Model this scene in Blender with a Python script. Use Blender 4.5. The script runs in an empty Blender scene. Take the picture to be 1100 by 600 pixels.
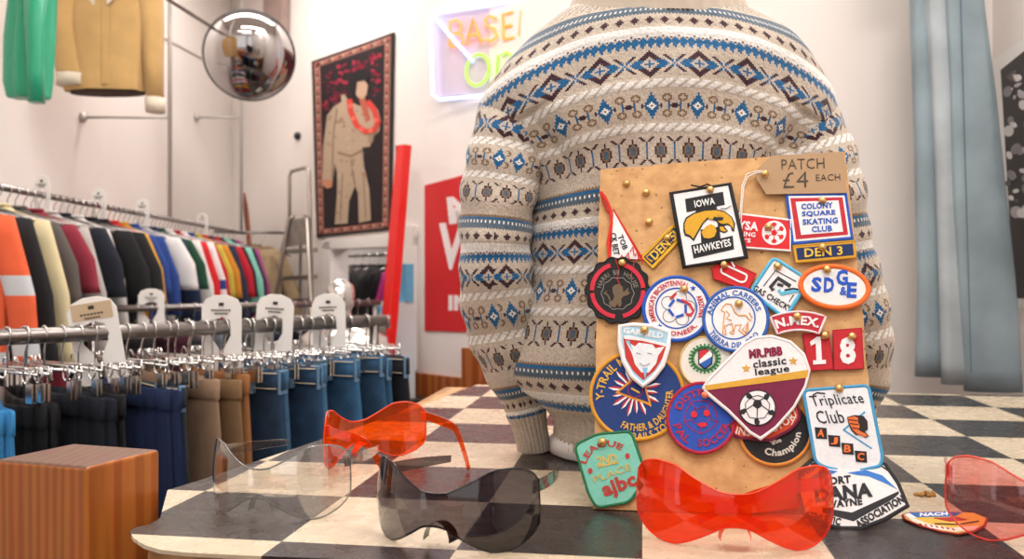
import bpy, math, random
from mathutils import Vector, Matrix
random.seed(7)
PI = math.pi
S = bpy.context.scene
# ------------------------------------------------------------------ camera
F, CX, CY, H = 918.0, 550.0, 300.0, 1.5
cam_d = bpy.data.cameras.new('camera'); cam = bpy.data.objects.new('camera', cam_d)
S.collection.objects.link(cam); S.camera = cam
cam.location = (0, 0, H); cam.rotation_euler = (PI/2, 0, 0)
cam_d.sensor_width = 36; cam_d.lens = 36*F/1100
cam_d.dof.use_dof = True; cam_d.dof.focus_distance = 1.05; cam_d.dof.aperture_fstop = 6.3
# ------------------------------------------------------------------ world, lights, exposure
W = bpy.data.worlds.new('world'); S.world = W; W.use_nodes = True
W.node_tree.nodes['Background'].inputs[0].default_value = (1.0, .975, .95, 1)
W.node_tree.nodes['Background'].inputs[1].default_value = 1.6
S.view_settings.view_transform = 'Standard'; S.view_settings.look = 'None'
S.view_settings.gamma = 1; S.view_settings.use_curve_mapping = False
S.view_settings.exposure = -0.36
def area(loc, sx, sy, power, rot=(0, 0, 0), col=(1, .97, .93)):
    l = bpy.data.lights.new('area_light', 'AREA'); l.shape = 'RECTANGLE'; l.size = sx; l.size_y = sy
    l.energy = power; l.color = col
    o = bpy.data.objects.new('area_light', l); S.collection.objects.link(o); o.location = loc; o.rotation_euler = rot
    return o
LAMPS = [(-1.1, 1.2), (1.0, .5), (-.9, 3.4), (-1.6, 5.2), (.3, 2.9), (-.4, -1.0), (1.05, 1.6)]  # last entry is an extra lamp added to brighten the right wall
for i, (lx, ly) in enumerate(LAMPS): area((lx, ly, 3.78), 1.4, .28, 50 if i in (1, 4) else 34 if i == 6 else 30, (0, 0, .2))

# ------------------------------------------------------------------ materials
def lin(c):
    if isinstance(c, str):
        c = [int(c[i:i+2], 16)/255 for i in (0, 2, 4)]
    return tuple(x/12.92 if x <= .04045 else ((x+.055)/1.055)**2.4 for x in c)
MC = {}
def mat(name, col, rough=.6, metal=0, bump=0, bscale=200, var=.0, vscale=8, sheen=0, emit=0, weave=None):
    key = (name, str(col), rough, metal, bump, bscale, var, vscale, sheen, emit, weave)
    if key in MC: return MC[key]
    c = lin(col)
    m = bpy.data.materials.new(name); m.use_nodes = True; n = m.node_tree.nodes; l = m.node_tree.links
    b = n['Principled BSDF']; b.inputs['Roughness'].default_value = rough; b.inputs['Metallic'].default_value = metal
    b.inputs['Base Color'].default_value = (*c, 1)
    if sheen: b.inputs['Sheen Weight'].default_value = sheen
    if emit:
        b.inputs['Emission Color'].default_value = (*c, 1); b.inputs['Emission Strength'].default_value = emit
    tc = n.new('ShaderNodeTexCoord')
    nz = n.new('ShaderNodeTexNoise'); nz.inputs['Scale'].default_value = vscale; nz.inputs['Detail'].default_value = 4
    l.new(tc.outputs['Object'], nz.inputs['Vector'])
    if var:
        mx = n.new('ShaderNodeMix'); mx.data_type = 'RGBA'; mx.blend_type = 'MULTIPLY'; mx.inputs[0].default_value = 1
        mr = n.new('ShaderNodeMapRange'); mr.inputs[1].default_value = .3; mr.inputs[2].default_value = .7
        mr.inputs[3].default_value = 1-var; mr.inputs[4].default_value = 1+var
        l.new(nz.outputs['Fac'], mr.inputs[0]); mx.inputs[6].default_value = (*c, 1)
        l.new(mr.outputs[0], mx.inputs[7]); l.new(mx.outputs[2], b.inputs['Base Color'])
    if bump:
        bp = n.new('ShaderNodeBump'); bp.inputs['Strength'].default_value = bump; bp.inputs['Distance'].default_value = .001
        if weave:
            wv = n.new('ShaderNodeTexWave'); wv.inputs['Scale'].default_value = weave; wv.inputs['Distortion'].default_value = .6
            wv.bands_direction = 'DIAGONAL'; l.new(tc.outputs['Object'], wv.inputs['Vector']); l.new(wv.outputs['Fac'], bp.inputs['Height'])
        else:
            n2 = n.new('ShaderNodeTexNoise'); n2.inputs['Scale'].default_value = bscale; n2.inputs['Detail'].default_value = 3
            l.new(tc.outputs['Object'], n2.inputs['Vector']); l.new(n2.outputs['Fac'], bp.inputs['Height'])
        l.new(bp.outputs[0], b.inputs['Normal'])
    MC[key] = m; return m
def wood(name, c1, c2, scale=12, axis='X', rough=.45, stretch=(1, 1, .12), rings=1.5):
    m = bpy.data.materials.new(name); m.use_nodes = True; n = m.node_tree.nodes; l = m.node_tree.links
    b = n['Principled BSDF']; b.inputs['Roughness'].default_value = rough
    tc = n.new('ShaderNodeTexCoord'); mp = n.new('ShaderNodeMapping'); mp.inputs['Scale'].default_value = stretch
    wv = n.new('ShaderNodeTexWave'); wv.bands_direction = axis; wv.inputs['Scale'].default_value = scale
    wv.inputs['Distortion'].default_value = 5; wv.inputs['Detail'].default_value = 3; wv.inputs['Detail Scale'].default_value = rings
    nz = n.new('ShaderNodeTexNoise'); nz.inputs['Scale'].default_value = 60; nz.inputs['Detail'].default_value = 5
    r = n.new('ShaderNodeValToRGB'); r.color_ramp.elements[0].color = (*lin(c1), 1); r.color_ramp.elements[1].color = (*lin(c2), 1)
    r.color_ramp.elements[0].position = .15; r.color_ramp.elements[1].position = .8
    mx = n.new('ShaderNodeMix'); mx.data_type = 'RGBA'; mx.blend_type = 'MULTIPLY'; mx.inputs[0].default_value = .45
    l.new(tc.outputs['Object'], mp.inputs[0]); l.new(mp.outputs[0], wv.inputs[0]); l.new(mp.outputs[0], nz.inputs[0])
    l.new(wv.outputs['Fac'], r.inputs[0]); l.new(r.outputs[0], mx.inputs[6]); l.new(nz.outputs['Color'], mx.inputs[7])
    l.new(mx.outputs[2], b.inputs['Base Color']); return m
def tinted(name, tint, gloss=.05, body=.0, bodycol=None, f0=.05):
    """clear or dyed plastic sheet: see-through, glossy by Fresnel"""
    m = bpy.data.materials.new(name); m.use_nodes = True; n = m.node_tree.nodes; l = m.node_tree.links
    n.remove(n['Principled BSDF']); out = n['Material Output']
    tr = n.new('ShaderNodeBsdfTransparent'); tr.inputs[0].default_value = (*tint, 1)
    gl = n.new('ShaderNodeBsdfGlossy'); gl.inputs['Roughness'].default_value = gloss; gl.inputs[0].default_value = (1, 1, 1, 1)
    lw0 = n.new('ShaderNodeLayerWeight'); lw0.inputs[0].default_value = .5; pw = n.new('ShaderNodeMath'); pw.operation = 'POWER'; pw.inputs[1].default_value = 3; l.new(lw0.outputs['Facing'], pw.inputs[0]); lw = n.new('ShaderNodeMapRange'); lw.inputs[3].default_value = f0; lw.inputs[4].default_value = .75; l.new(pw.outputs[0], lw.inputs[0])
    mx = n.new('ShaderNodeMixShader'); l.new(lw.outputs[0], mx.inputs[0]); l.new(gl.outputs[0], mx.inputs[2])
    src = tr
    if body:
        df = n.new('ShaderNodeBsdfTranslucent'); df.inputs[0].default_value = (*(bodycol or tint), 1)
        d2 = n.new('ShaderNodeBsdfDiffuse'); d2.inputs[0].default_value = (*(bodycol or tint), 1)
        a = n.new('ShaderNodeMixShader'); a.inputs[0].default_value = .5; l.new(df.outputs[0], a.inputs[1]); l.new(d2.outputs[0], a.inputs[2])
        m2 = n.new('ShaderNodeMixShader'); m2.inputs[0].default_value = body
        l.new(tr.outputs[0], m2.inputs[1]); l.new(a.outputs[0], m2.inputs[2]); src = m2
    l.new(src.outputs[0], mx.inputs[1]); l.new(mx.outputs[0], out.inputs[0]); return m

# ------------------------------------------------------------------ mesh helpers
class MB:
    def __init__(s): s.v = []; s.f = []; s.m = []; s.c = []
    def add(s, vs, fs, mi=0):
        o = len(s.v); s.v += [tuple(v) for v in vs]; s.f += [tuple(i+o for i in f) for f in fs]; s.m += [mi]*len(fs)
    def box(s, a, b, mi=0, M=None):
        x0, y0, z0 = a; x1, y1, z1 = b
        vs = [(x0,y0,z0),(x1,y0,z0),(x1,y1,z0),(x0,y1,z0),(x0,y0,z1),(x1,y0,z1),(x1,y1,z1),(x0,y1,z1)]
        if M: vs = [M @ Vector(v) for v in vs]
        s.add(vs, [(0,3,2,1),(4,5,6,7),(0,1,5,4),(1,2,6,5),(2,3,7,6),(3,0,4,7)], mi)
    def tube(s, pts, r, n=8, closed=False, mi=0, flat=1.0, cap=True):
        pts = [Vector(p) for p in pts]; N = len(pts)
        rr = r if isinstance(r, (list, tuple)) else [r]*N
        vs = []; prev = None
        for i, p in enumerate(pts):
            if closed: t = pts[(i+1) % N]-pts[i-1]
            else: t = pts[min(i+1, N-1)]-pts[max(i-1, 0)]
            t.normalize()
            if prev is None:
                u = Vector((0, 0, 1)) if abs(t.z) < .9 else Vector((1, 0, 0))
            else: u = prev
            a = (u-t*u.dot(t)).normalized(); b = t.cross(a); prev = a
            for k in range(n):
                w = 2*PI*k/n; vs.append(p+a*math.cos(w)*rr[i]*flat+b*math.sin(w)*rr[i])
        fs = []
        for i in range(N if closed else N-1):
            j = (i+1) % N
            for k in range(n): fs.append((i*n+k, i*n+(k+1) % n, j*n+(k+1) % n, j*n+k))
        if not closed and cap: fs += [tuple(range(n))[::-1], tuple((N-1)*n+k for k in range(n))]
        s.add(vs, fs, mi)
    def lathe(s, prof, n=20, mi=0, M=None, cap=True):
        vs = []
        for r, z in prof:
            for k in range(n): vs.append(Vector((r*math.cos(2*PI*k/n), r*math.sin(2*PI*k/n), z)))
        if M: vs = [M @ v for v in vs]
        fs = []
        for i in range(len(prof)-1):
            for k in range(n): fs.append((i*n+k, i*n+(k+1) % n, (i+1)*n+(k+1) % n, (i+1)*n+k))
        if cap: fs += [tuple(range(n))[::-1], tuple((len(prof)-1)*n+k for k in range(n))]
        s.add(vs, fs, mi)
    def prism(s, pts, z0, z1, mi=0, T=None):
        T = T or (lambda x, y, z: (x, y, z))
        n = len(pts)
        vs = [T(x, y, z0) for x, y in pts]+[T(x, y, z1) for x, y in pts]
        s.add(vs, [tuple(range(n))[::-1], tuple(range(n, 2*n))]+[(i, (i+1) % n, n+(i+1) % n, n+i) for i in range(n)], mi)
    def loft(s, secs, n=32, mi=0, cap0=True, cap1=True, bands=None, ripple=None, close=None):
        """secs: (x,y,z,rx,ry[,rot[,exp]]) horizontal rings; ripple(k,i)->radius factor"""
        vs = []
        for i, q in enumerate(secs):
            x, y, z, rx, ry = q[:5]; rot = q[5] if len(q) > 5 else 0; e = q[6] if len(q) > 6 else 2
            cr, sr = math.cos(rot), math.sin(rot)
            for k in range(n):
                a = 2*PI*k/n; c, d = math.cos(a), math.sin(a)
                g = 1+(ripple(a, i/(len(secs)-1)) if ripple else 0)
                px = rx*math.copysign(abs(c)**(2/e), c)*g; py = ry*math.copysign(abs(d)**(2/e), d)*g
                vs.append((x+px*cr-py*sr, y+px*sr+py*cr, z))
        o = len(s.v); s.v += vs
        for i in range(len(secs)-1):
            b = bands(i/(len(secs)-1)) if bands else mi
            for k in range(n):
                s.f.append((o+i*n+k, o+i*n+(k+1) % n, o+(i+1)*n+(k+1) % n, o+(i+1)*n+k)); s.m.append(b)
        if cap0: s.f.append(tuple(o+k for k in range(n))[::-1]); s.m.append(mi)
        if cap1: s.f.append(tuple(o+(len(secs)-1)*n+k for k in range(n))); s.m.append(bands(1) if bands else mi)
    def build(s, name, mats, parent=None, smooth=False, loc=None, angle=None):
        me = bpy.data.meshes.new(name); me.from_pydata(s.v, [], s.f)
        for m in (mats if isinstance(mats, (list, tuple)) else [mats]): me.materials.append(m)
        me.polygons.foreach_set('material_index', s.m)
        if smooth:
            me.polygons.foreach_set('use_smooth', [len(f) < 9 for f in s.f])
            if angle: me.set_sharp_from_angle(angle=math.radians(angle))
        me.update()
        o = bpy.data.objects.new(name, me); S.collection.objects.link(o)
        if parent: o.parent = parent
        if loc: o.location = loc
        return o
def tag(o, label=None, cat=None, group=None, kind=None):
    if label: o['label'] = label
    if cat: o['category'] = cat
    if group: o['group'] = group
    if kind: o['kind'] = kind
    return o
def thing(name, label, cat, loc=(0, 0, 0), rz=0, group=None):
    o = bpy.data.objects.new(name, None); o.empty_display_size = .02; S.collection.objects.link(o)
    o.location = loc; o.rotation_euler = (0, 0, rz); return tag(o, label, cat, group)
def dup(root, loc, rz=None, label=None, group=None, M=None):
    r = root.copy(); S.collection.objects.link(r); r.location = loc
    if rz is not None: r.rotation_euler = (0, 0, rz)
    if label: r['label'] = label
    if group: r['group'] = group
    for ch in list(root.children):
        c = ch.copy(); S.collection.objects.link(c); c.parent = r
        for g in list(ch.children):
            d = g.copy(); S.collection.objects.link(d); d.parent = c
    return r
def bevel(o, w=.003, seg=2):
    m = o.modifiers.new('b', 'BEVEL'); m.width = w; m.segments = seg; m.limit_method = 'ANGLE'; return o
def at(u, v, Z): return Vector(((u-CX)/F*Z, Z, H-(v-CY)/F*Z))
def ip(x, tab):
    """smooth table interpolation tab=[(x,y),...]"""
    if x <= tab[0][0]: return tab[0][1]
    for (a, p), (b, q) in zip(tab, tab[1:]):
        if x <= b:
            t = (x-a)/(b-a); return p+(q-p)*t
    return tab[-1][1]
def ips(x, tab, w):
    return (ip(x-w, tab)+2*ip(x-w/2, tab)+3*ip(x, tab)+2*ip(x+w/2, tab)+ip(x+w, tab))/9
class Plane:
    def __init__(s, O, ex, ey):
        s.O = Vector(O); s.ex = Vector(ex).normalized(); s.ey = Vector(ey).normalized(); s.n = s.ex.cross(s.ey).normalized()
        if s.n.y > 0: s.n = -s.n; 
    def hit(s, u, v, off=0):
        d = Vector(((u-CX)/F, 1, -(v-CY)/F)); C = Vector((0, 0, H)); O = s.O+s.n*off
        p = C+d*((O-C).dot(s.n)/d.dot(s.n)); q = p-s.O
        return q.dot(s.ex), q.dot(s.ey)
    def pt(s, a, b, c=0): return s.O+s.ex*a+s.ey*b+s.n*c
    def M(s, a, b, c=0):
        m = Matrix.Identity(4)
        for i in range(3): m[i][0] = s.ex[i]; m[i][1] = s.ey[i]; m[i][2] = s.n[i]
        p = s.pt(a, b, c)
        for i in range(3): m[i][3] = p[i]
        return m
# text -> flat mesh (verts 0..1 box, faces)
TC = {}
def glyphs(txt, bold=.02):
    if (txt, bold) in TC: return TC[(txt, bold)]
    cu = bpy.data.curves.new('t', 'FONT'); cu.body = txt; cu.resolution_u = 2; cu.offset = bold; cu.space_character = 1.05
    ob = bpy.data.objects.new('t', cu); me = bpy.data.meshes.new_from_object(ob)
    vs = [(v.co.x, v.co.y) for v in me.vertices]; fs = [tuple(p.vertices) for p in me.polygons]
    x0 = min(v[0] for v in vs); x1 = max(v[0] for v in vs); y0 = min(v[1] for v in vs); y1 = max(v[1] for v in vs)
    vs = [((x-x0)/(x1-x0), (y-y0)/(y1-y0)) for x, y in vs]
    bpy.data.objects.remove(ob); bpy.data.curves.remove(cu); bpy.data.meshes.remove(me)
    TC[(txt, bold)] = (vs, fs); return vs, fs
def circ(u, v, ru, rv=None, n=40, rot=0, a0=0, a1=360):
    rv = rv or ru; full = abs(a1-a0) >= 360; out = []; c, s = math.cos(math.radians(rot)), math.sin(math.radians(rot))
    for i in range(n if full else n+1):
        a = math.radians(a0+(a1-a0)*i/n); x, y = ru*math.cos(a), rv*math.sin(a); out.append((u+x*c-y*s, v+x*s+y*c))
    return out
def star(u, v, r, k=5, q=.42, rot=-90):
    return [(u+(r if i % 2 == 0 else r*q)*math.cos(math.radians(rot+180*i/k)), v+(r if i % 2 == 0 else r*q)*math.sin(math.radians(rot+180*i/k))) for i in range(2*k)]
def rrect(pts, r, seg=4):
    """round the corners of a polygon"""
    out = []; n = len(pts)
    for i in range(n):
        p, a, b = Vector(pts[i]), Vector(pts[i-1]), Vector(pts[(i+1) % n])
        d1 = (a-p); d2 = (b-p); rr = min(r, d1.length*.45, d2.length*.45); s = p+d1.normalized()*rr; e = p+d2.normalized()*rr
        for k in range(seg+1):
            t = k/seg; q = s*(1-t)**2+p*2*t*(1-t)+e*t*t; out.append((q.x, q.y))
    return out
class Flat:
    """a thin sewn, printed or painted thing lying on a plane; everything is drawn in the plane's own coordinates through hit()"""
    def __init__(s, name, label, cat, plane, outline, col, off=0, t=.0013, group=None, weave=900, base='fabric', rough=.85, bmat=None):
        s.pl = plane; s.off = off; s.t = t; s.parts = {}
        P = [plane.hit(u, v, off) for u, v in outline]; s.cx = sum(p[0] for p in P)/len(P); s.cy = sum(p[1] for p in P)/len(P)
        s.root = thing(name, label, cat, group=group); s.root.matrix_basis = plane.M(s.cx, s.cy, off)
        s.outline = outline; s.rough = rough; s.weave = weave
        mb = MB(); mb.prism([s.loc(u, v) for u, v in outline], 0, t)
        mb.build(base, bmat or s.mt(col), s.root)
    def mt(s, col): return mat('embroidered_cloth' if s.weave else 'print', col, s.rough, bump=.25 if s.weave else 0, weave=s.weave, var=.05 if s.weave else 0, vscale=300)
    def loc(s, u, v):
        a, b = s.pl.hit(u, v, s.off+s.t); return a-s.cx, b-s.cy
    def mb(s, name, col):
        k = (name, str(col))
        if k not in s.parts: s.parts[k] = (MB(), name, col)
        return s.parts[k][0]
    def poly(s, pts, col, name='emblem', lv=1):
        z = s.t; s.mb(name, col).prism([s.loc(u, v) for u, v in pts], z-.0004, z+.00035*lv*max(1, s.t/.002)); return s
    def line(s, pts, w, col, name='emblem', lv=1, closed=False):
        N = len(pts); L = []
        for i, p in enumerate(pts):
            a = Vector(pts[i-1] if (closed or i) else p); b = Vector(pts[(i+1) % N] if (closed or i < N-1) else p)
            d = (b-a).normalized(); nn = Vector((-d.y, d.x))*w/2; L.append((Vector(p)+nn, Vector(p)-nn))
        m = s.mb(name, col); z = s.t+.00035*lv*max(1, s.t/.002); vs = []
        for a, b in L:
            for q in (a, b):
                x, y = s.loc(q.x, q.y); vs += [(x, y, s.t-.0004), (x, y, z)]
        fs = []
        for i in range(N if closed else N-1):
            a = i*4; b = ((i+1) % N)*4
            fs += [(a+1, b+1, b+3, a+3), (a, b, b+1, a+1), (a+2, a+3, b+3, b+2)]
        if not closed: fs += [(0, 1, 3, 2), (N*4-4, N*4-2, N*4-1, N*4-3)]
        m.add(vs, fs); return s
    def text(s, txt, u, v, w, h, col, rot=0, lv=2, bold=.02, name='lettering', shear=0):
        vs, fs = glyphs(txt, bold); c, q = math.cos(math.radians(rot)), math.sin(math.radians(rot)); P = []
        for x, y in vs:
            px = (x-.5)*w+shear*(y-.5)*h; py = -(y-.5)*h; P.append((u+px*c-py*q, v+px*q+py*c))
        s._flat(P, fs, col, lv, name); return s
    def arc(s, txt, u, v, r, h, a0, a1, col, inward=False, lv=2, bold=.02, name='lettering', ry=None):
        """screen angles in degrees, 0 = right, -90 = top"""
        vs, fs = glyphs(txt, bold); P = []
        for x, y in vs:
            a = math.radians(a0+(a1-a0)*x); R = r+(-1 if inward else 1)*(y-.5)*h
            P.append((u+R*math.cos(a), v+R*(ry/r if ry else 1)*math.sin(a)))
        s._flat(P, fs, col, lv, name); return s
    def _flat(s, P, fs, col, lv, name):
        z = s.t+.00035*lv*max(1, s.t/.002); m = s.mb(name, col)
        cnt = {}
        for f in fs:
            for i in range(len(f)):
                e = (f[i], f[(i+1) % len(f)]); k = tuple(sorted(e)); cnt.setdefault(k, []).append(e)
        n = len(P); L = [s.loc(*p) for p in P]
        vs = [(x, y, z) for x, y in L]+[(x, y, s.t-.0003) for x, y in L]
        m.add(vs, list(fs)+[(e[0][0], e[0][1], e[0][1]+n, e[0][0]+n) for e in cnt.values() if len(e) == 1])
    def border(s, col, w=3, pts=None, name='border'):
        pts = pts or s.outline; m = MB(); k = F/ (s.pl.pt(s.cx, s.cy).y)
        q = [(*s.loc(u, v), s.t*.6) for u, v in pts]
        m.tube(q, w/2/k, 6, closed=True, flat=.55 if w/2/k > .0016 else .8)
        m.build(name, s.mt(col), s.root, smooth=True); return s
    def done(s):
        for mb, name, col in s.parts.values(): mb.build(name, s.mt(col), s.root)
        return s.root
# ------------------------------------------------------------------ the room
TH = math.radians(8.67); ST, CT = math.sin(TH), math.cos(TH)
wallm = mat('white_painted_plaster', 'f1e9e4', .8, bump=.3, bscale=25, var=.03, vscale=1.5)
D2 = math.sqrt(.5)
back = Plane((-1.405, 6.0, H), (D2, -D2, 0), (0, 0, 1))
leftw = Plane((-2.24, 6.835, H), (.0867, .9962, 0), (0, 0, 1))
if leftw.n.x < 0: leftw.n = -leftw.n
rightw = Plane((1.372, 2.441, H), (CT, -ST, 0), (0, 0, 1))
sidew = Plane((1.372, 2.441, H), (ST, CT, 0), (0, 0, 1))
if sidew.n.x > 0: sidew.n = -sidew.n
def wbox(pl, a0, a1, z0, z1, d0=-.12, d1=0, mb=None):
    mb = mb or MB(); vs = [pl.pt(a, z-H, d) for z in (z0, z1) for a, d in ((a0, d0), (a1, d0), (a1, d1), (a0, d1))]
    mb.add(vs, [(0,3,2,1),(4,5,6,7),(0,1,5,4),(1,2,6,5),(2,3,7,6),(3,0,4,7)]); return mb
ZC = 3.9
m = MB(); m.box((-4.5, -3, -.1), (4, 8.5, 0)); tag(m.build('floor', mat('worn_grey_floor', '5a4a40', .5, var=.15)), kind='structure')
m = MB(); m.box((-4.5, -3, ZC), (4, 8.5, ZC+.1)); tag(m.build('ceiling', wallm), kind='structure')
aL = back.hit(358.5, 300)[0]; aR = back.hit(436, 300)[0]; aEnd = back.hit(659, 300)[0]; zo = H+back.hit(390, 266)[1]
a0 = back.hit(247, 300)[0]
mb = MB(); wbox(back, a0-.1, aL, 0, ZC, mb=mb); wbox(back, aL, aR, zo, ZC, mb=mb); wbox(back, aR, aEnd+.1, 0, ZC, mb=mb)
tag(mb.build('wall_back', wallm), kind='structure')
# the alcove behind the back wall
mb = MB(); wbox(back, aL-.65, aR+.05, 0, zo+.3, -1.3, -1.2, mb); wbox(back, aL-.7, aL-.6, 0, zo+.3, -1.2, -.12, mb); wbox(back, aR, aR+.1, 0, zo+.3, -1.2, -.12, mb); wbox(back, aL-.7, aR+.1, zo+.3, zo+.35, -1.2, -.12, mb)
tag(mb.build('wall_alcove', wallm), kind='structure')
mb = MB(); wbox(leftw, -7.5, .05, 0, ZC, -.12, 0, mb); tag(mb.build('wall_left', wallm), kind='structure')
rl = -((2.612-2.441)**2+(1.372-.256)**2)**.5
mb = MB(); wbox(rightw, rl, .1, 0, ZC, -.12, 0, mb)
Pr = rightw.pt(rl, 0)
mb.add([Vector((Pr.x+s*CT, Pr.y-s*ST, z))+Vector((ST*k, CT*k, 0)) for z in (0, ZC) for s, k in ((0, 0), (.12, 0), (.12, 1.6), (0, 1.6))], [(0,3,2,1),(4,5,6,7),(0,1,5,4),(1,2,6,5),(2,3,7,6),(3,0,4,7)])
tag(mb.build('wall_right', wallm), kind='structure')
mb = MB(); wbox(sidew, -4.5, .1, 0, ZC, -.12, 0, mb); tag(mb.build('wall_side', wallm), kind='structure')
_l = back.pt((aL+aR)/2-.25, zo-H+.2, -.5); area(_l, .7, .3, 7, (0, 0, -PI/4))  # unseen area light added to brighten the alcove
# white casing round the alcove, timber dado on the back wall
trimw = mat('white_gloss_paint', 'f4efea', .35)
mb = MB(); wbox(back, aL-.09, aL, 0, zo+.05, 0, .03, mb); wbox(back, aR, aR+.11, .95, zo+.12, 0, .035, mb); wbox(back, aL-.09, aR+.11, zo, zo+.06, 0, .03, mb)
tag(mb.build('trim_1', trimw), kind='structure')
orangew = wood('orange_pine', 'a8521c', 'c8763a', 6)
mb = MB(); wbox(back, aR, aEnd, .60, .94, 0, .03, mb); wbox(back, aR+.0, aR+.12, .6, 1.17, 0.03, .06, mb)
k = back.hit(515, 300)[0]; wbox(back, k-.05, k+.1, .6, 1.12, .03, .09, mb)
tag(mb.build('trim_2', orangew), kind='structure')
# unseen shop front invented behind the camera, windowed for the dome mirror's reflection
mb = MB()
for a, b in (((-4.5, -3.1, 0), (4, -3, 1.0)), ((-4.5, -3.1, 3.3), (4, -3, ZC)), ((-4.5, -3.1, 1.0), (-3.2, -3, 3.3)), ((3.0, -3.1, 1.0), (4, -3, 3.3)), ((-.2, -3.1, 1.0), (.2, -3, 3.3))): mb.box(a, b)
tag(mb.build('wall_front', wallm), kind='structure')
ct = thing('unseen_counter', 'unseen orange wooden counter added behind the camera for the dome mirror', 'counter', (-1.6, -1.2, 0), .5)  # out-of-view counter, put in to give the dome mirror an orange reflection
m = MB(); m.box((-.9, -.3, 0), (.9, .3, .95)); bevel(m.build('cabinet', mat('orange_counter', 'b0562a', .5, var=.1), ct), .01); m = MB(); m.box((-.95, -.35, .951), (.95, .35, .99)); bevel(m.build('worktop', mat('counter_top', 'c8703a', .4), ct), .01)
# thin surface-run cable along the left wall
# ------------------------------------------------------------------ ceiling lights
dif = mat('lit_diffuser', 'fff6ea', .5, emit=5); alu = mat('white_enamel', 'e8e6e2', .4)
l0 = None
for i, (lx, ly) in enumerate(LAMPS):
    if l0 is None:
        l0 = thing('ceiling_light', 'slim fluorescent batten under the ceiling', 'light', (lx, ly, ZC), .2, 'fluorescent battens on the ceiling')
        m = MB(); m.box((-.75, -.1, -.05), (.75, .1, 0)); m.build('housing', alu, l0)
        for s in (-.05, .05):
            m = MB(); m.tube([(-.7, s, -.07), (.7, s, -.07)], .018, 10); m.build('tube', dif, l0, True)
    else: dup(l0, (lx, ly, ZC), .2)  # the last batten only houses the lamp added for the right wall

# ------------------------------------------------------------------ checkered counter
TZ = 1.23; T = .184; Q0 = 1.02
def pq(p, q): return (p*CT+q*ST, -p*ST+q*CT)      # p across, q deep -> world x,y
def chk():
    m = bpy.data.materials.new('checkered_vinyl'); m.use_nodes = True; n = m.node_tree.nodes; l = m.node_tree.links; b = n['Principled BSDF']
    tc = n.new('ShaderNodeTexCoord'); ck = n.new('ShaderNodeTexChecker'); ck.inputs['Scale'].default_value = 1/T
    mp = n.new('ShaderNodeMapping'); mp.inputs['Location'].default_value = (0, 0, .05)
    nz = n.new('ShaderNodeTexNoise'); nz.inputs['Scale'].default_value = 5; nz.inputs['Detail'].default_value = 5; nz.inputs['Roughness'].default_value = .55
    st = n.new('ShaderNodeTexNoise'); st.inputs['Scale'].default_value = 40; st.inputs['Detail'].default_value = 3
    c1 = n.new('ShaderNodeValToRGB'); c1.color_ramp.elements[0].color = (*lin('262120'), 1); c1.color_ramp.elements[1].color = (*lin('3a3230'), 1)
    c2 = n.new('ShaderNodeValToRGB'); c2.color_ramp.elements[0].color = (*lin('c6b498'), 1); c2.color_ramp.elements[1].color = (*lin('d6c7af'), 1)
    for c in (c1, c2): c.color_ramp.elements[0].position = .35; c.color_ramp.elements[1].position = .7
    mx = n.new('ShaderNodeMix'); mx.data_type = 'RGBA'
    l.new(tc.outputs['Object'], mp.inputs[0]); l.new(mp.outputs[0], ck.inputs[0]); l.new(tc.outputs['Object'], nz.inputs[0]); l.new(tc.outputs['Object'], st.inputs[0])
    l.new(nz.outputs['Fac'], c1.inputs[0]); l.new(nz.outputs['Fac'], c2.inputs[0]); l.new(ck.outputs['Fac'], mx.inputs[0])
    l.new(c1.outputs[0], mx.inputs[6]); l.new(c2.outputs[0], mx.inputs[7]); l.new(mx.outputs[2], b.inputs['Base Color'])
    r = n.new('ShaderNodeMapRange'); r.inputs[1].default_value = .35; r.inputs[2].default_value = .7; r.inputs[3].default_value = .24; r.inputs[4].default_value = .32
    l.new(st.outputs['Fac'], r.inputs[0]); l.new(r.outputs[0], b.inputs['Roughness'])
    bp = n.new('ShaderNodeBump'); bp.inputs['Strength'].default_value = .04; bp.inputs['Distance'].default_value = .001
    l.new(st.outputs['Fac'], bp.inputs['Height']); l.new(bp.outputs[0], b.inputs['Normal']); return m
table = thing('display_counter', 'chest-high display counter with a black and cream checkered vinyl top', 'counter', (*pq(0, Q0), 0), -TH)
def tp(u, v):
    Z = F*(H-TZ)/(v-CY); x = (u-CX)/F*Z; return (x*CT-Z*ST, x*ST+Z*CT-Q0)
edge = [tp(172, 556), tp(160, 563), tp(146, 566), tp(139, 570), tp(143, 577), tp(155, 585), tp(172, 590), tp(200, 593), tp(260, 596)]
edge += [(-.10, -.222), (.5, -.24), (.86, -.24), (.95, -.2), (.95, 1.12), (-.42, 1.14), tp(500, 417.5), tp(493, 420), tp(460, 433), tp(320, 480), tp(222, 513), tp(180, 526)]
m = MB(); m.prism(edge, TZ-.004, TZ); m.build('vinyl_top', chk(), table)
bd = [(x*1.0, y-.006 if y < 0 else y) for x, y in edge[:0]]
m = MB(); m.box((-.50, -.215, TZ-.032), (.955, 1.12, TZ-.005)); bevel(m.build('counter_board', wood('blond_wood', 'b58350', 'd8ab78', 5), table), .004)
m = MB(); m.box((-.40, -.12, 0), (.92, 1.08, TZ-.033)); m.build('cabinet', wood('cabinet_wood', '8a5a34', 'a87446', 5), table)
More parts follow.
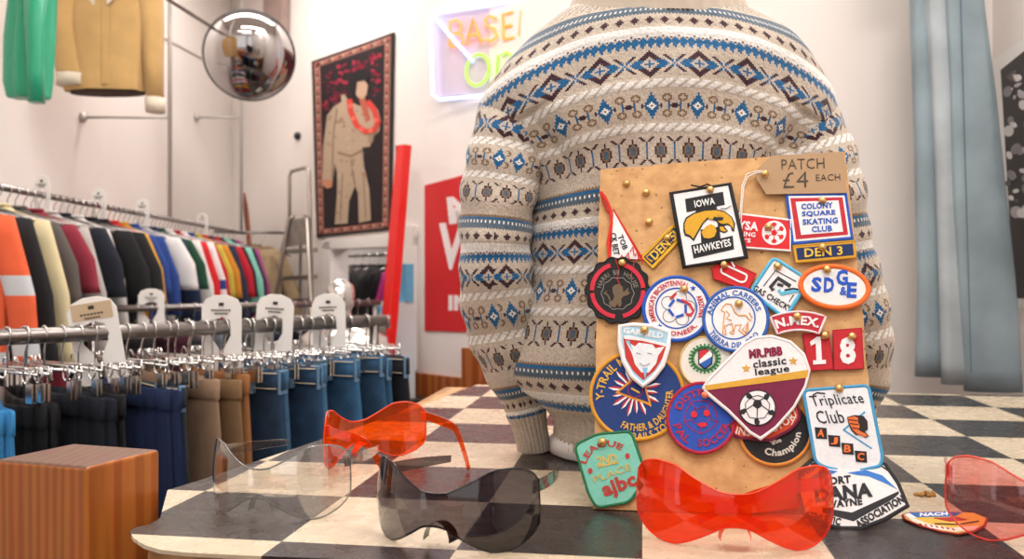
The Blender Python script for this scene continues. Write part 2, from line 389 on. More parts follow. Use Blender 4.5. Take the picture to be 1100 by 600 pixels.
# ------------------------------------------------------------------ timber post
N = Vector((-.489, .982)); R = Vector((-.446, 1.084)); L = N+Vector((-.130, .040)); B = R+Vector((-.130, .040))
postm = wood('varnished_pine', 'b4622a', 'cc7834', 26, 'X', .35, (1, 1, .04))
m = MB(); m.prism([tuple(N), tuple(R), tuple(B), tuple(L)], 0, 1.285)
o = m.build('timber_post', [postm]); bevel(o, .005, 3)
tag(o, 'square varnished orange pine post with a darker top beside the checkered counter', 'post')
me = o.data
wt = wood('worn_post_top', '765040', '805a48', 22, 'X', .5, (1, .2, 1)); me.materials.append(wt)
for p in me.polygons:
    if p.normal.z > .9: p.material_index = 1
# ------------------------------------------------------------------ the patterned sweater
SX, SY = .2246, 1.33
BG, MAR, BLU, BRN, WHT, SLA = 'c4b6a6', '3a1a26', '135f92', '84694f', 'efece8', '4d5f6e'
COLS = {k: lin(v) for k, v in dict(b=BG, M=MAR, B=BLU, T=BRN, W=WHT, S=SLA).items()}
def stitch(r, c):
    """colour letter of the stitch in row r (from the neck down), column c"""
    if r > 272: return 'b'
    if r < 14:
        x = c % 10-5
        if r < 3: return 'b'
        y = r-8
        if abs(x) == abs(y) and abs(y) <= 3: return 'M'
        if x == 0 and abs(y) in (3, 4): return 'T'
        if abs(x) == 5 and abs(y) <= 1: return 'M'
        return 'b'
    k = (r-18) % 115
    if k > 105: k -= 115
    if -6 <= k <= 5:
        if k == -6: return 'T' if c % 2 else 'b'
        if k == -5: return 'T'
        if k in (-4, -3): return 'B' if r > 60 else 'S'
        if k == -2: return 'S'
        if k in (-1, 0): return 'W' if c % 3 == 0 else 'S'
        if k in (1, 2, 3): return 'S'
        if k == 4: return 'S' if c % 2 else 'b'
        return 'b'
    if 7 <= k <= 11:
        x = (c % 8)-4; y = k-9
        return 'M' if (abs(x) <= (2 if y == 0 else 1 if y in (1, -1) else 0)) else 'b'
    if 14 <= k <= 18: return 'W'
    if 19 <= k <= 26:
        y = k-19; x = c % 4
        if y <= 1: return 'M' if x == 3 and y == (c//4) % 2 else ('B' if y == 1 and x == 1 else 'W' if y == 0 else 'b')
        return 'B' if x in ((), (), (0, 1, 2), (0, 1, 2, 3), (0, 1, 2, 3), (0, 1, 2), (0, 1), (1,))[y] else ('b' if y > 3 else 'b')
    if 27 <= k <= 45:
        y = abs(k-36); x = abs((c % 24)-12); z = 12-x; d = x+y
        if y > 8: return 'b'
        if d <= 2 and (x == 0 or y == 0): return 'B'
        if 5 <= d <= 8: return 'B' if y <= 2 else 'M'
        if d == 9 and y <= 2 and x < 10: return 'B'
        if z == y-0 and y <= 1: return 'B'
        if (z == y or z == y-1) and 2 <= y <= 5: return 'B' if y < 3 else 'M'
        return 'b'
    if 46 <= k <= 50: return 'W' if (c+k) % 6 < 4 else 'b'
    if 53 <= k <= 71:
        y = abs(k-62); x = abs((c % 24)-12); z = 12-x
        if x*2+y <= 8.5:
            if x+y <= 2: return 'M' if y == 0 and x == 0 else 'W'
            return 'B'
        if z <= 1 and y <= 1: return 'M'
        if z == 2 and y == 0: return 'M'
        q = (z-4)**2+(y-5)**2
        if 1 < q <= 5: return 'T'
        if x == 5 and y <= 1: return 'M'
        if z == 3 and y <= 2: return 'B'
        return 'b'
    if 74 <= k <= 78: return 'W' if (c+k) % 6 < 4 else 'b'
    if 81 <= k <= 99:
        y = abs(k-90); x = abs((c % 16)-8); z = 8-x
        if (x/3.4)**2+(y/5.2)**2 <= 1:
            if x <= 1 and y <= 2: return 'S'
            if (x/3.4)**2+(y/5.2)**2 > .62: return 'M'
            return 'T'
        if z == 0 and y <= 4: return 'B'
        if z == y-5 or (z == y-4 and y > 5): return 'M' if y <= 8 else 'b'
        if x == 0 and y in (6, 7): return 'M'
        return 'b'
    return 'b'
def knit():
    m = bpy.data.materials.new('fair_isle_knit'); m.use_nodes = True; n = m.node_tree.nodes; l = m.node_tree.links; b = n['Principled BSDF']
    at_ = n.new('ShaderNodeAttribute'); at_.attribute_name = 'yarn'; b.inputs['Roughness'].default_value = .95; b.inputs['Sheen Weight'].default_value = .25
    nz = n.new('ShaderNodeTexNoise'); nz.inputs['Scale'].default_value = 260; nz.inputs['Detail'].default_value = 3
    tc = n.new('ShaderNodeTexCoord'); l.new(tc.outputs['Object'], nz.inputs[0])
    mr = n.new('ShaderNodeMapRange'); mr.inputs[1].default_value = .3; mr.inputs[2].default_value = .7; mr.inputs[3].default_value = .8; mr.inputs[4].default_value = 1.14
    mx = n.new('ShaderNodeMix'); mx.data_type = 'RGBA'; mx.blend_type = 'MULTIPLY'; mx.inputs[0].default_value = 1
    l.new(nz.outputs['Fac'], mr.inputs[0]); l.new(at_.outputs['Color'], mx.inputs[6]); l.new(mr.outputs[0], mx.inputs[7]); l.new(mx.outputs[2], b.inputs['Base Color'])
    bp = n.new('ShaderNodeBump'); bp.inputs['Strength'].default_value = .9; bp.inputs['Distance'].default_value = .002
    l.new(nz.outputs['Fac'], bp.inputs['Height']); l.new(bp.outputs[0], b.inputs['Normal']); return m
KM = knit()
def grid_knit(name, parent, pos, R0, R1, NC, coff=0, rowf=lambda r: r, step=1, sub=None):
    vs = []; fs = []; cl = []
    rows = [R0+(R1-R0)*i/int((R1-R0)/step) for i in range(int((R1-R0)/step)+1)]
    for r in rows: vs += pos(r)
    for i in range(len(rows)-1):
        rr = int(round(rowf(rows[i])))
        for k in range(NC):
            k2 = (k+1) % NC
            fs.append((i*NC+k, (i+1)*NC+k, (i+1)*NC+k2, i*NC+k2)); cl += list((*COLS[stitch(rr, k+coff)], 1.0))*4
    me = bpy.data.meshes.new(name); me.from_pydata(vs, [], fs); me.materials.append(KM)
    a = me.color_attributes.new('yarn', 'FLOAT_COLOR', 'CORNER'); a.data.foreach_set('color', cl)
    me.polygons.foreach_set('use_smooth', [True]*len(fs)); me.update()
    o = bpy.data.objects.new(name, me); S.collection.objects.link(o); o.parent = parent; return o
YC = [(0, -1), (12, 5), (18, 9.5), (26, 18), (33, 30), (40, 42), (53, 65), (66, 88), (80, 112), (94, 135), (108, 160), (133, 205), (276, 450), (306, 494)]
HW = [(0, .118), (5, .150), (12, .198), (18, .232), (26, .257), (40, .276), (53, .278), (66, .268), (80, .245), (94, .222), (108, .207), (133, .198), (160, .198), (200, .213), (230, .232), (250, .238), (262, .226), (270, .195), (277, .172), (288, .164), (306, .160)]
HD = [(0, .085), (12, .103), (18, .113), (26, .122), (40, .135), (60, .145), (133, .145), (230, .152), (255, .148), (268, .135), (277, .120), (306, .116)]
ZS = [(0, 5), (5, 18), (12, 40), (18, 66), (26, 92), (40, 124), (53, 146)]
SAG = [(53, .085), (66, .080), (80, .066), (94, .048), (108, .032), (133, .018), (160, .008), (200, 0), (306, 0)]
NCB = 480
def body_ring(r):
    w = 3 if r < 30 else 7
    hw = ips(r, HW, w if r > 6 else 0.01) if r < 262 else ips(r, HW, 5); hd = ips(r, HD, w); yc = ips(r, YC, 3) if r > 3 else ip(r, YC)
    zc = (300-yc)*(SY-hd)/F
    zs = (300-ip(r, ZS))*SY/F if r <= 53 else zc-ips(r, SAG, 6)
    if r > 40 and r < 66:
        t = (r-40)/26; za = (300-ip(min(r, 53), ZS)-(0 if r <= 53 else (r-53)*1.9))*SY/F; zb = zc-ips(r, SAG, 6); zs = za*(1-t)+zb*t
    e = 2.35; M_ = 720; pts = []
    for k in range(M_):
        a = 2*PI*k/M_-PI/2; c, d = math.cos(a), math.sin(a)
        pts.append((hw*math.copysign(abs(c)**(2/e), c), hd*math.copysign(abs(d)**(2/e), d)))
    Ls = [0]
    for i in range(M_): 
        p, q = pts[i], pts[(i+1) % M_]; Ls.append(Ls[-1]+math.hypot(q[0]-p[0], q[1]-p[1]))
    out = []; j = 0
    for k in range(NCB):
        t = Ls[-1]*k/NCB
        while Ls[j+1] < t: j += 1
        f = (t-Ls[j])/(Ls[j+1]-Ls[j]+1e-12); p, q = pts[j], pts[(j+1) % M_]
        x, y = p[0]+(q[0]-p[0])*f, p[1]+(q[1]-p[1])*f
        s = abs(x)/hw; z = zc-(zc-zs)*s**2.1
        nx, ny = x/hw**2, y/hd**2; g = math.hypot(nx, ny); nx /= g; ny /= g
        dsp = .0012*math.sin(x*60+z*25)+.0035*math.sin(z*33+x*9+1)*s+.0018*math.sin(z*51-x*23)
        if 60 < r < 276: # soft folds running down from the shoulders and pooling above the rib
            fo = max(0, 1-abs(s-.74)/.16)**1.5; dsp += -.020*fo*max(0, 1-abs(r-88)/48)
            dsp += .005*math.sin(z*70+abs(x)*22)*max(0, (r-190)/86)*(.3+.7*s)
        if r > 274: dsp += .0016*math.cos(2*PI*k/6)
        k_ = (r-18) % 115
        if 14 <= k_ <= 18 or 46 <= k_ <= 50 or 74 <= k_ <= 78: dsp += .0012
        out.append((x+nx*dsp, y+ny*dsp, z))
    return out
sw = thing('fair_isle_sweater', 'beige, blue and maroon patterned knit sweater dressed on a bust, seen from behind', 'sweater', (SX, SY, TZ))
def off_pos(r): return [(x, y, z+H-TZ) for x, y, z in body_ring(r)]
o = grid_knit('torso', sw, off_pos, 0, 306, NCB)
def sleeve(path, rows, name='sleeve', NC=156, coff=4):
    """path: (u, v, Z, rx, ry)"""
    def ring(v):
        u = ips(v, [(p[1], p[0]) for p in path], 14); Z = ip(v, [(p[1], p[2]) for p in path]); rx = ips(v, [(p[1], p[3]) for p in path], 6); ry = ips(v, [(p[1], p[4]) for p in path], 8)
        c = at(u, v, Z)-Vector((SX, SY, TZ)); out = []
        du = (ips(v+6, [(p[1], p[0]) for p in path], 14)-ips(v-6, [(p[1], p[0]) for p in path], 14))/12
        for k in range(NC):
            a = 2*PI*k/NC-PI/2; w = .03*math.sin(3*a+v*.05)+.035*math.sin(v*.16+2*math.sin(a))*(1 if v < 430 else .2)
            if v > 440: w += .05*math.cos(2*PI*k/6)
            x = math.cos(a)*rx*(1+w); y = math.sin(a)*ry*(1+w)
            out.append((c.x+x, c.y+y, c.z+x*du*.8))
        return out
    v0, v1 = path[0][1], path[-1][1]
    return grid_knit(name, sw, lambda v: ring(v), v0, v1, NC, coff, lambda v: ip(v+1, rows), step=1.0)
RW = [(100, 28), (125, 40), (150, 56), (240, 131), (415, 246), (437, 262), (445, 273), (482, 300)]
sleeve([(572, 100, 1.33, .045, .05), (560, 120, 1.32, .060, .062), (549, 150, 1.30, .062, .070), (537, 205, 1.28, .057, .070), (531, 260, 1.265, .053, .068), (532, 310, 1.27, .054, .066), (541, 360, 1.30, .053, .06), (553, 400, 1.31, .045, .052), (562, 430, 1.33, .033, .04), (569, 455, 1.34, .026, .032), (575, 483, 1.35, .025, .03)], RW)
sleeve([(840, 100, 1.33, .045, .05), (850, 120, 1.32, .060, .062), (868, 160, 1.30, .060, .070), (885, 215, 1.28, .057, .070), (897, 275, 1.27, .053, .064), (911, 330, 1.29, .054, .064), (920, 365, 1.30, .053, .06), (920, 405, 1.31, .048, .052), (908, 445, 1.33, .036, .04), (895, 470, 1.34, .026, .032), (888, 490, 1.35, .025, .03)], RW)
# collar rib
m = MB(); n = 144; ro = []
for i in range(9):
    t = i/8; zz = .393+.055*math.sin(t*PI*.5) if i < 8 else .452
    rad = (.150-.030*t); rd = .116-.016*t
    if i == 8: rad -= .008; rd -= .008
    ro.append([((rad+.0012*math.cos(k*PI/2))*math.cos(2*PI*k/n), (rd+.0012*math.cos(k*PI/2))*math.sin(2*PI*k/n), zz-.008+H-TZ) for k in range(n)])
vs = [p for q in ro for p in q]; m.add(vs, [(i*n+k, i*n+(k+1) % n, (i+1)*n+(k+1) % n, (i+1)*n+k) for i in range(8) for k in range(n)])
m.build('collar', mat('beige_rib', BG, .95, bump=.4, bscale=300, sheen=.2), sw, True)
# bust underneath
bust = thing('display_bust', 'white torso form whose rounded base shows beneath the sweater hem', 'mannequin', (SX, SY, TZ))
m = MB(); m.loft([(0, 0, 0, .158, .113), (0, 0, .004, .166, .120), (0, 0, .024, .166, .120), (0, 0, .04, .150, .106), (0, 0, .06, .148, .100), (0, 0, .2, .17, .11), (0, 0, .45, .175, .11), (0, 0, .58, .15, .10), (0, 0, .66, .085, .07), (0, 0, .74, .055, .055), (0, 0, .80, .052, .052)], 64)
m.build('torso_form', mat('white_plastic', 'eeebe6', .35), bust, True)
# ------------------------------------------------------------------ cork board
AL = math.radians(23.1)
bO = Vector((.0951, 1.0036, TZ))
board = Plane(bO, (CT, -ST, 0), (ST*math.sin(AL), CT*math.sin(AL), math.cos(AL)))
def corkm():
    m = bpy.data.materials.new('brown_corkboard'); m.use_nodes = True; n = m.node_tree.nodes; l = m.node_tree.links; b = n['Principled BSDF']; b.inputs['Roughness'].default_value = .85
    tc = n.new('ShaderNodeTexCoord'); nz = n.new('ShaderNodeTexNoise'); nz.inputs['Scale'].default_value = 45; nz.inputs['Detail'].default_value = 8
    v = n.new('ShaderNodeTexNoise'); v.inputs['Scale'].default_value = 150; v.inputs['Detail'].default_value = 2
    r = n.new('ShaderNodeValToRGB'); r.color_ramp.elements[0].color = (*lin('c08f5c'), 1); r.color_ramp.elements[1].color = (*lin('dcae78'), 1); r.color_ramp.elements[0].position = .3; r.color_ramp.elements[1].position = .7
    r2 = n.new('ShaderNodeValToRGB'); r2.color_ramp.elements[0].color = (.10, .05, .025, 1); r2.color_ramp.elements[1].color = (1, 1, 1, 1); r2.color_ramp.elements[0].position = .27; r2.color_ramp.elements[1].position = .33
    mx = n.new('ShaderNodeMix'); mx.data_type = 'RGBA'; mx.blend_type = 'MULTIPLY'; mx.inputs[0].default_value = .7
    l.new(tc.outputs['Object'], nz.inputs[0]); l.new(tc.outputs['Object'], v.inputs[0]); l.new(nz.outputs['Fac'], r.inputs[0]); l.new(v.outputs['Fac'], r2.inputs[0])
    l.new(r.outputs[0], mx.inputs[6]); l.new(r2.outputs[0], mx.inputs[7]); l.new(mx.outputs[2], b.inputs['Base Color'])
    bp = n.new('ShaderNodeBump'); bp.inputs['Strength'].default_value = .3; bp.inputs['Distance'].default_value = .001; l.new(v.outputs['Fac'], bp.inputs['Height']); l.new(bp.outputs[0], b.inputs['Normal']); return m
brd = [(637, 547), (645, 182), (780, 171), (908, 163), (926, 330), (934, 420), (944, 538), (800, 551)]
brd2 = []
for i, p in enumerate(brd):
    q = brd[(i+1) % len(brd)]
    for t in range(6):
        s = t/6; brd2.append((p[0]+(q[0]-p[0])*s+random.uniform(-.8, .8)*(t > 0), p[1]+(q[1]-p[1])*s+random.uniform(-.6, .6)*(t > 0)))
P = [board.hit(*p) for p in brd2]; P = [(a, max(b, .001)) for a, b in P]
m = MB(); m.prism(P, -.006, 0); o = m.build('pin_board', corkm()); o.matrix_basis = board.M(0, 0)
tag(o, 'tan cork pin board covered in embroidered patches, leaning on the sweater', 'board')
# ------------------------------------------------------------------ patches pinned to the board
G1 = 'embroidered patches pinned on the board'
def patch(name, label, outline, col, layer, **k): return Flat(name, label, 'patch', board, outline, col, off=.0004+layer*.0017, group=G1, **k)
WH, BK, RD, YE, NV, RB = 'f1eff0', '1d1b1e', 'd0202c', 'e8b22e', '16305f', '2257b8'
# pennant
p = patch('pennant_patch', 'small white triangular pennant patch with red frayed edging and cords', [(659, 225), (655, 277), (690, 279)], WH, 1)
p.border('c9241c', 4); p.line([(645, 206), (651, 214), (656, 226), (657, 240), (653, 262), (655, 277)], 3.2, 'd8281c', 'cord', 4)
p.line([(645, 206), (648, 217), (652, 226), (657, 232)], 2, 'b81e18', 'cord', 3); p.text('CK BET', 660.5, 262, 24, 6.5, '2a2a2e', 80); p.text('TOB', 669, 260, 16, 6, '2a2a2e', 68)
for x, y in ((672, 276), (677, 270), (682, 275), (665, 279), (686, 279)): p.line([(x, y), (x+3, y-5), (x+4, y+4)], 1.2, 'd8281c', 'fringe', 4)
p.line([(661, 278), (665, 290), (663, 300), (667, 308)], .8, 'c9241c', 'thread', 6); p.line([(681, 280), (680, 290), (677, 298)], .8, 'c9241c', 'thread', 6)
p.done()
# den 5
p = patch('rank_strip_patch', 'slanting navy and yellow strip patch reading DEN 5, half under the hawk patch', [(689, 276), (725, 240), (735, 252), (701, 288)], YE, 1)
p.poly([(691.5, 276), (724, 244), (731.5, 252), (700.5, 284.5)], '1c2c50', lv=1); p.poly([(693.5, 276.2), (723.5, 247), (729, 253), (700, 281.8)], YE, lv=2)
p.poly([(695, 276.5), (722, 249.5), (727, 254), (701, 280)], NV, lv=3); p.text('DEN 5', 712.5, 264.5, 34, 10, 'f0c040', -45, 5); p.border(YE, 2.5); p.done()
# iowa
p = patch('hawk_patch', 'white rectangular patch with a gold hawk head, black frame and IOWA HAWKEYES', [(721, 207.5), (784, 197.5), (801.5, 276), (735, 286.5)], WH, 4)
p.border('1a191c', 6)
f = lambda L: [(720+a/6, 190+b/6) for a, b in L]
p.poly(f([(95, 142), (340, 95), (352, 180), (105, 228)]), '252428'); p.poly(f([(134, 440), (402, 378), (412, 466), (150, 526)]), '252428')
p.poly(f([(165, 214), (300, 190), (300, 235), (160, 240)]), '252428'); p.poly(f([(195, 340), (315, 320), (325, 400), (200, 425)]), '252428')
p.poly(f([(84, 345), (84, 300), (100, 262), (150, 232), (220, 212), (300, 208), (352, 222), (398, 258), (418, 302), (412, 352), (398, 348), (388, 318), (365, 308), (345, 318), (372, 348), (350, 362), (318, 352), (306, 330), (306, 300), (285, 272), (245, 270), (215, 300), (185, 352), (152, 414), (124, 388), (94, 378)]), '252428', lv=2)
p.poly(f([(93, 335), (93, 302), (108, 270), (155, 240), (225, 220), (300, 216), (350, 230), (392, 262), (408, 302), (405, 338), (394, 318), (370, 300), (345, 305), (322, 300), (305, 285), (280, 262), (240, 262), (208, 295), (178, 345), (148, 400), (130, 378), (100, 366)]), 'd9a52a', lv=3)
p.poly(f([(200, 355), (230, 320), (262, 305), (288, 318), (298, 350), (285, 385), (250, 398), (215, 392)]), 'd9a52a', lv=3)
p.poly(f([(318, 322), (340, 322), (350, 340), (366, 348), (345, 354), (324, 346)]), 'd9a52a', lv=3)
p.poly(f([(252, 250), (300, 262), (345, 262), (338, 280), (310, 284), (275, 278)]), '252428', lv=4); p.poly(circ(720+262/6, 190+262/6, 3, 2.4, 14), 'd9a52a', lv=5); p.poly(circ(720+318/6, 190+246/6, 2.6, 1.6, 14), 'd9a52a', lv=5)
p.text('IOWA', 756.8, 217.7, 22, 7.5, 'f4f4f4', -10, 4); p.text('HAWKEYES', 765.2, 264.5, 40, 8, 'f4f4f4', -12, 4)
p.line([(742, 199), (752, 201), (760, 198), (764, 200)], .8, BK, 'thread', 6); p.line([(774, 224), (780, 224), (785, 221)], .7, '9a9a9a', 'thread', 4)
p.done()
# ysa
p = patch('football_patch', 'small red oblong patch with white letters YSA and a white football', [(790, 229), (849, 236), (849, 269), (792, 265)], 'd8262c', 2)
p.border(WH, 3); p.text('YSA', 803.5, 242.5, 22, 9.5, WH, 5, bold=.035); p.text('RING', 803, 251.5, 17, 5, WH, 5); p.text("8'S", 801, 258, 11, 4.5, WH, 5)
p.poly(circ(831.5, 250, 13), WH); 
for i in range(6):
    a = math.radians(60*i-90); p.poly(circ(831.5+9*math.cos(a), 250+9*math.sin(a), 3, 2.4, 6, 60*i), 'd8262c', lv=2)
    p.line([(831.5+4*math.cos(a), 250+4*math.sin(a)), (831.5+7*math.cos(a), 250+7*math.sin(a))], 1, 'd8262c', lv=2)
p.poly(circ(831.5, 250, 3.6, 3.6, 5), 'd8262c', lv=2); p.done()
# colony square
p = patch('skating_club_patch', 'square white, red and blue patch reading COLONY SQUARE SKATING CLUB', [(844.5, 208), (909, 208), (916, 256), (851, 262)], '2a5cc0', 2)
p.border('2452b0', 3); p.poly([(846.8, 210.5), (907, 210), (913.5, 254), (853, 259.5)], WH, lv=1); p.poly([(849, 213), (905, 212), (911, 252), (855, 257)], 'c22a38', lv=2); p.poly([(854.5, 217), (900.5, 215.5), (905.5, 249), (860.5, 252.5)], WH, lv=3)
for i, (t, w) in enumerate((('COLONY', 34), ('SQUARE', 36), ('SKATING', 38), ('CLUB', 22))): p.text(t, 877.5+i*1.7, 221.5+i*8.2, w, 6.2, '2a5cb8', -3, 5, bold=.03)
p.done()
# den 3
p = patch('rank_strip_patch', 'level navy and yellow strip patch reading DEN 3 under the skating club patch', [(852, 264), (918.5, 258.5), (920, 276), (854.5, 282)], 'dca22c', 3)
p.border('c8922a', 2.5); p.poly([(855, 266.5), (916, 261.5), (917.2, 273.8), (857, 279)], NV); p.poly([(863, 266), (864, 278.2), (889.5, 276), (888.5, 264)], 'dca22c', lv=0); p.text('DEN 3', 884.5, 270.5, 41, 9.5, 'e8c050', -4, 4); p.done()
# sdg&e
p = patch('oval_patch', 'white oval patch with an orange rim and blue letters SDG&E', circ(896.5, 308, 36.5, 22, 48, 6), 'eceae8', 4, )
p.border('f0702a', 6)
p.text('S', 877, 305.5, 11, 16, '2256c0', 4, bold=.04); p.text('D', 890.5, 306, 11, 16, '2256c0', 2, bold=.04); p.text('G', 904.5, 298, 12.5, 17, '2256c0', 0, bold=.04); p.text('&', 906, 312.5, 7.5, 9, '2256c0', 3, bold=.03); p.text('E', 915, 311.5, 10.5, 16.5, '2256c0', 3, bold=.04); p.done()
# gas check
p = patch('gas_check_patch', 'white diamond patch with a light blue rim and a black arrow reading GAS CHECK', rrect([(806.5, 313), (831, 276.5), (869, 301), (843, 341)], 6), WH, 3)
p.border('58b4dc', 4.5)
g = lambda L: [(800+a/7.5, 265+b/7.5) for a, b in L]
p.line(g([(150, 318), (248, 190), (415, 280)]), 1.1, BK); p.line(g([(355, 445), (395, 385)]), 1.1, BK)
p.line(g([(368, 318), (268, 252), (208, 325), (232, 350)]), 4.2, '35353a', lv=2); p.line(g([(310, 315), (262, 300)]), 3, '35353a', lv=2); p.line(g([(276, 345), (292, 378), (435, 350)]), 3.6, '62bcdc', lv=3); p.line(g([(320, 350), (390, 338), (430, 345)]), 1.6, '2a2a30', lv=4)
p.text('GAS CHECK', 828, 319.5, 43, 6.5, BK, 31); p.text('R', 848, 329.5, 2.4, 3, BK, 28, bold=0); p.done()
# red pill patch
p = patch('red_patch', 'small red hexagonal patch with a white rounded outline, frayed at the tie', [(765, 288), (779, 279.5), (812, 294), (803, 311.5), (766.5, 299)], 'cf242a', 2)
p.line(rrect([(775, 287), (779, 284.5), (803, 295.5), (800.5, 302.5), (795, 303), (774.5, 292.5)], 3), 2, WH, closed=True, lv=2); p.border('b81c22', 2.5)
p.line([(785, 275), (786, 282), (789, 287)], 1.6, WH, 'thread', 5); p.done()
# dark crest
wav = [(663.5+(33.5+1.3*math.cos(math.radians(a*14)))*math.cos(math.radians(a)), 311.5+(34.5+1.3*math.cos(math.radians(a*14)))*math.sin(math.radians(a))) for a in range(0, 360, 4)]
p = patch('crest_patch', 'round black patch with a brown rampant lion and a broken red ring', wav, '1e1c1d', 2, )
p.border('141314', 3)
for a0, a1 in ((-168, -112), (-68, -12), (12, 72), (108, 168)): p.line(circ(663.5, 312, 27.5, 28, 12, 0, a0-12, a1+6), 4.5, 'cc2a40', 'ring', 3)
p.arc('HARRI  BR  HOUSE', 663.5, 313, 20.5, 5, -168, -12, '8a8578', bold=0); w2 = [(663.5+(17+.8*math.cos(math.radians(a*10)))*math.cos(math.radians(a)), 315+(17+.8*math.cos(math.radians(a*10)))*math.sin(math.radians(a))) for a in range(0, 360, 8)]
p.line(w2, .7, '8f8c88', closed=True)
h = lambda L: [(625+a/7.5, 270+b/7.5) for a, b in L]
p.poly(h([(245, 290), (265, 270), (300, 262), (330, 285), (332, 320), (345, 335), (372, 318), (388, 335), (372, 350), (335, 362), (318, 385), (322, 420), (312, 448), (292, 440), (290, 420), (268, 452), (225, 440), (220, 405), (250, 392), (262, 365), (250, 330)]), '6e5c48', lv=2)
p.line(h([(228, 395), (215, 360), (190, 335), (200, 318), (180, 345)]), 1.8, '6e5c48', lv=2); p.line(h([(345, 330), (375, 300)]), 1.8, '6e5c48', lv=2); p.done()
# bicentennial
p = patch('bicentennial_patch', "round white patch with a blue rim, a star knot and AMERICA'S BICENTENNIAL PIONEER ARIZONA", circ(726.7, 331.3, 35.3, 34), WH, 3)
p.border(RB, 4.5); p.line(circ(726.5, 331, 22, 21.5), 1.6, RB, 'ring', closed=True)
p.arc("AMERICA'S BICENTENNIAL", 726.5, 331, 27.3, 5.8, -212, -61, 'c8303c'); p.arc('ARIZONA', 726.5, 331, 27.3, 5.8, -30, 22, 'c8303c'); p.arc('PIONEER,', 726.5, 331, 27.5, 5.8, 118, 40, 'c8303c', True); p.poly(star(744.5, 309.5, 3.4), RB, lv=2); p.poly(star(708.5, 350.5, 3.4), RB, lv=2)
c = (728, 331)
for i in range(5):
    a = math.radians(72*i-78); b = a+math.radians(95); q = (c[0]+8.5*math.cos(a), c[1]+8.5*math.sin(a)); 
    p.line([(q[0]-3*math.cos(b), q[1]-3*math.sin(b)), (q[0]+6*math.cos(b), q[1]+6*math.sin(b))], 2.6, RB, 'star', 3)
    p.line(circ(q[0]+3*math.cos(a), q[1]+3*math.sin(a), 7.5, 7, 12, math.degrees(a), -110, 110), .7, '555560', 'star', 1)
p.line([(720, 321), (726, 315)], 2.4, 'd03038', 'star', 4); p.line([(732, 322), (741, 327), (745, 334), (742, 339), (737, 337)], 2.4, 'd03038', 'star', 4); p.done()
# animal careers
p = patch('animal_careers_patch', 'round white and blue patch with an orange lion, reading ANIMAL CAREERS', circ(790.5, 342.5, 34.5, 34), WH, 4)
p.border('2f62b4', 4); p.line(circ(788, 341.5, 23, 22.5), 1.6, '3a6cba', 'ring', closed=True)
p.arc('ANIMAL CAREERS', 789, 342, 27.5, 5.8, -172, -18, '3a6cba'); p.arc('TIERRA DEL ORO', 789, 342, 28.5, 5.8, 152, 32, '3a6cba', True)
i_ = lambda L: [(690+a/6.664, 290+b/6.664) for a, b in L]
O_ = 'dd9a4c'
p.line(i_([(575, 265), (600, 240), (635, 245), (660, 300), (690, 325), (740, 325), (775, 365), (785, 340), (765, 305)]), 1.2, O_, lv=2)
p.line(i_([(575, 265), (565, 290), (590, 300), (580, 380), (575, 455), (600, 465), (590, 400), (640, 380), (650, 430), (625, 450), (650, 460), (665, 395), (710, 390), (690, 430), (735, 465), (750, 455), (715, 425), (750, 385), (740, 455), (758, 440), (755, 370)]), 1.2, O_, lv=2)
p.line(i_([(600, 290), (625, 320), (600, 345), (640, 360)]), 1, O_, lv=2); p.done()
# n.mex
def arcband(u, v, r0, r1, a0, a1, n=14): return circ(u, v, r1, r1, n, 0, a0, a1)+circ(u, v, r0, r0, n, 0, a1, a0)
p = patch('state_strip_patch', 'small curved red patch with white letters N.MEX.', arcband(858, 415, 61, 80.5, -112, -69), 'c42a3c', 5)
p.border('f0d8dc', 2.6); p.arc('N.MEX.', 858, 415, 71, 10, -110.5, -71.5, WH, bold=.035); p.done()
for t, ol, cx in (('1', [(862.5, 358.5), (890, 356), (895, 396), (868.5, 398)], 878), ('8', [(895, 354.5), (925.5, 352), (927.5, 395.5), (896, 397)], 910.5)):
    p = patch('numeral_patch', {'1': 'red square patch with a white numeral 1', '8': 'red square patch with a white numeral 8'}[t], ol, 'c32530', 2)
    p.border('a81c28', 2); 
    if t == '8': p.text(t, cx, 376.5, 17, 29, WH, -3, bold=.045)
    else: p.poly([(870, 367), (877.5, 361.5), (881.5, 361.5), (882.8, 386.5), (887, 386.3), (887.2, 390.6), (873.5, 391.4), (873.3, 387), (877, 386.8), (876.2, 368.5), (871, 371.5)], WH, 'lettering', 2)
    p.done()
# y-trail
p = patch('trail_patch', 'large round navy patch with a yellow rim and red sunburst, reading Y-TRAIL FATHER & DAUGHTER', circ(684.5, 424.5, 50, 47, 60), '1b3a78', 1)
p.border('d8982c', 4.5)
for i in range(18):
    a = math.radians(20*i+6); r0, r1 = 8, (29 if i % 2 else 25); w = .07
    for s, cc in ((-1, WH), (1, 'b82838')): p.poly([(682+r0*math.cos(a), 419+r0*math.sin(a)), (682+r1*math.cos(a), 419+r1*math.sin(a)), (682+r1*.8*math.cos(a+s*w*1.4), 419+r1*.8*math.sin(a+s*w*1.4)), (682+r0*math.cos(a+s*w*2.5), 419+r0*math.sin(a+s*w*2.5))], cc, 'sunburst', 1)
p.poly([(661, 421.5), (689, 398), (700, 436)], 'e0982e', lv=2); p.poly([(665, 421), (688, 402), (697, 432)], '1c2f72', lv=3); p.line(circ(682.5, 418.5, 8), 1, '8a2a50', closed=True, lv=4); p.line([(678, 417), (687, 422)], 1.8, 'e0b040', lv=5)
p.arc('Y-TRAIL MATES', 684.5, 424.5, 40, 9.5, -187, -72, 'e0b040'); p.arc('FATHER & DAUGHTER', 684, 424, 35, 8, 117, -8, 'e0b040', True); p.arc('TRAILS TOGETHER', 684.5, 425, 43.5, 7.5, 105, 0, 'e0b040', True); p.done()
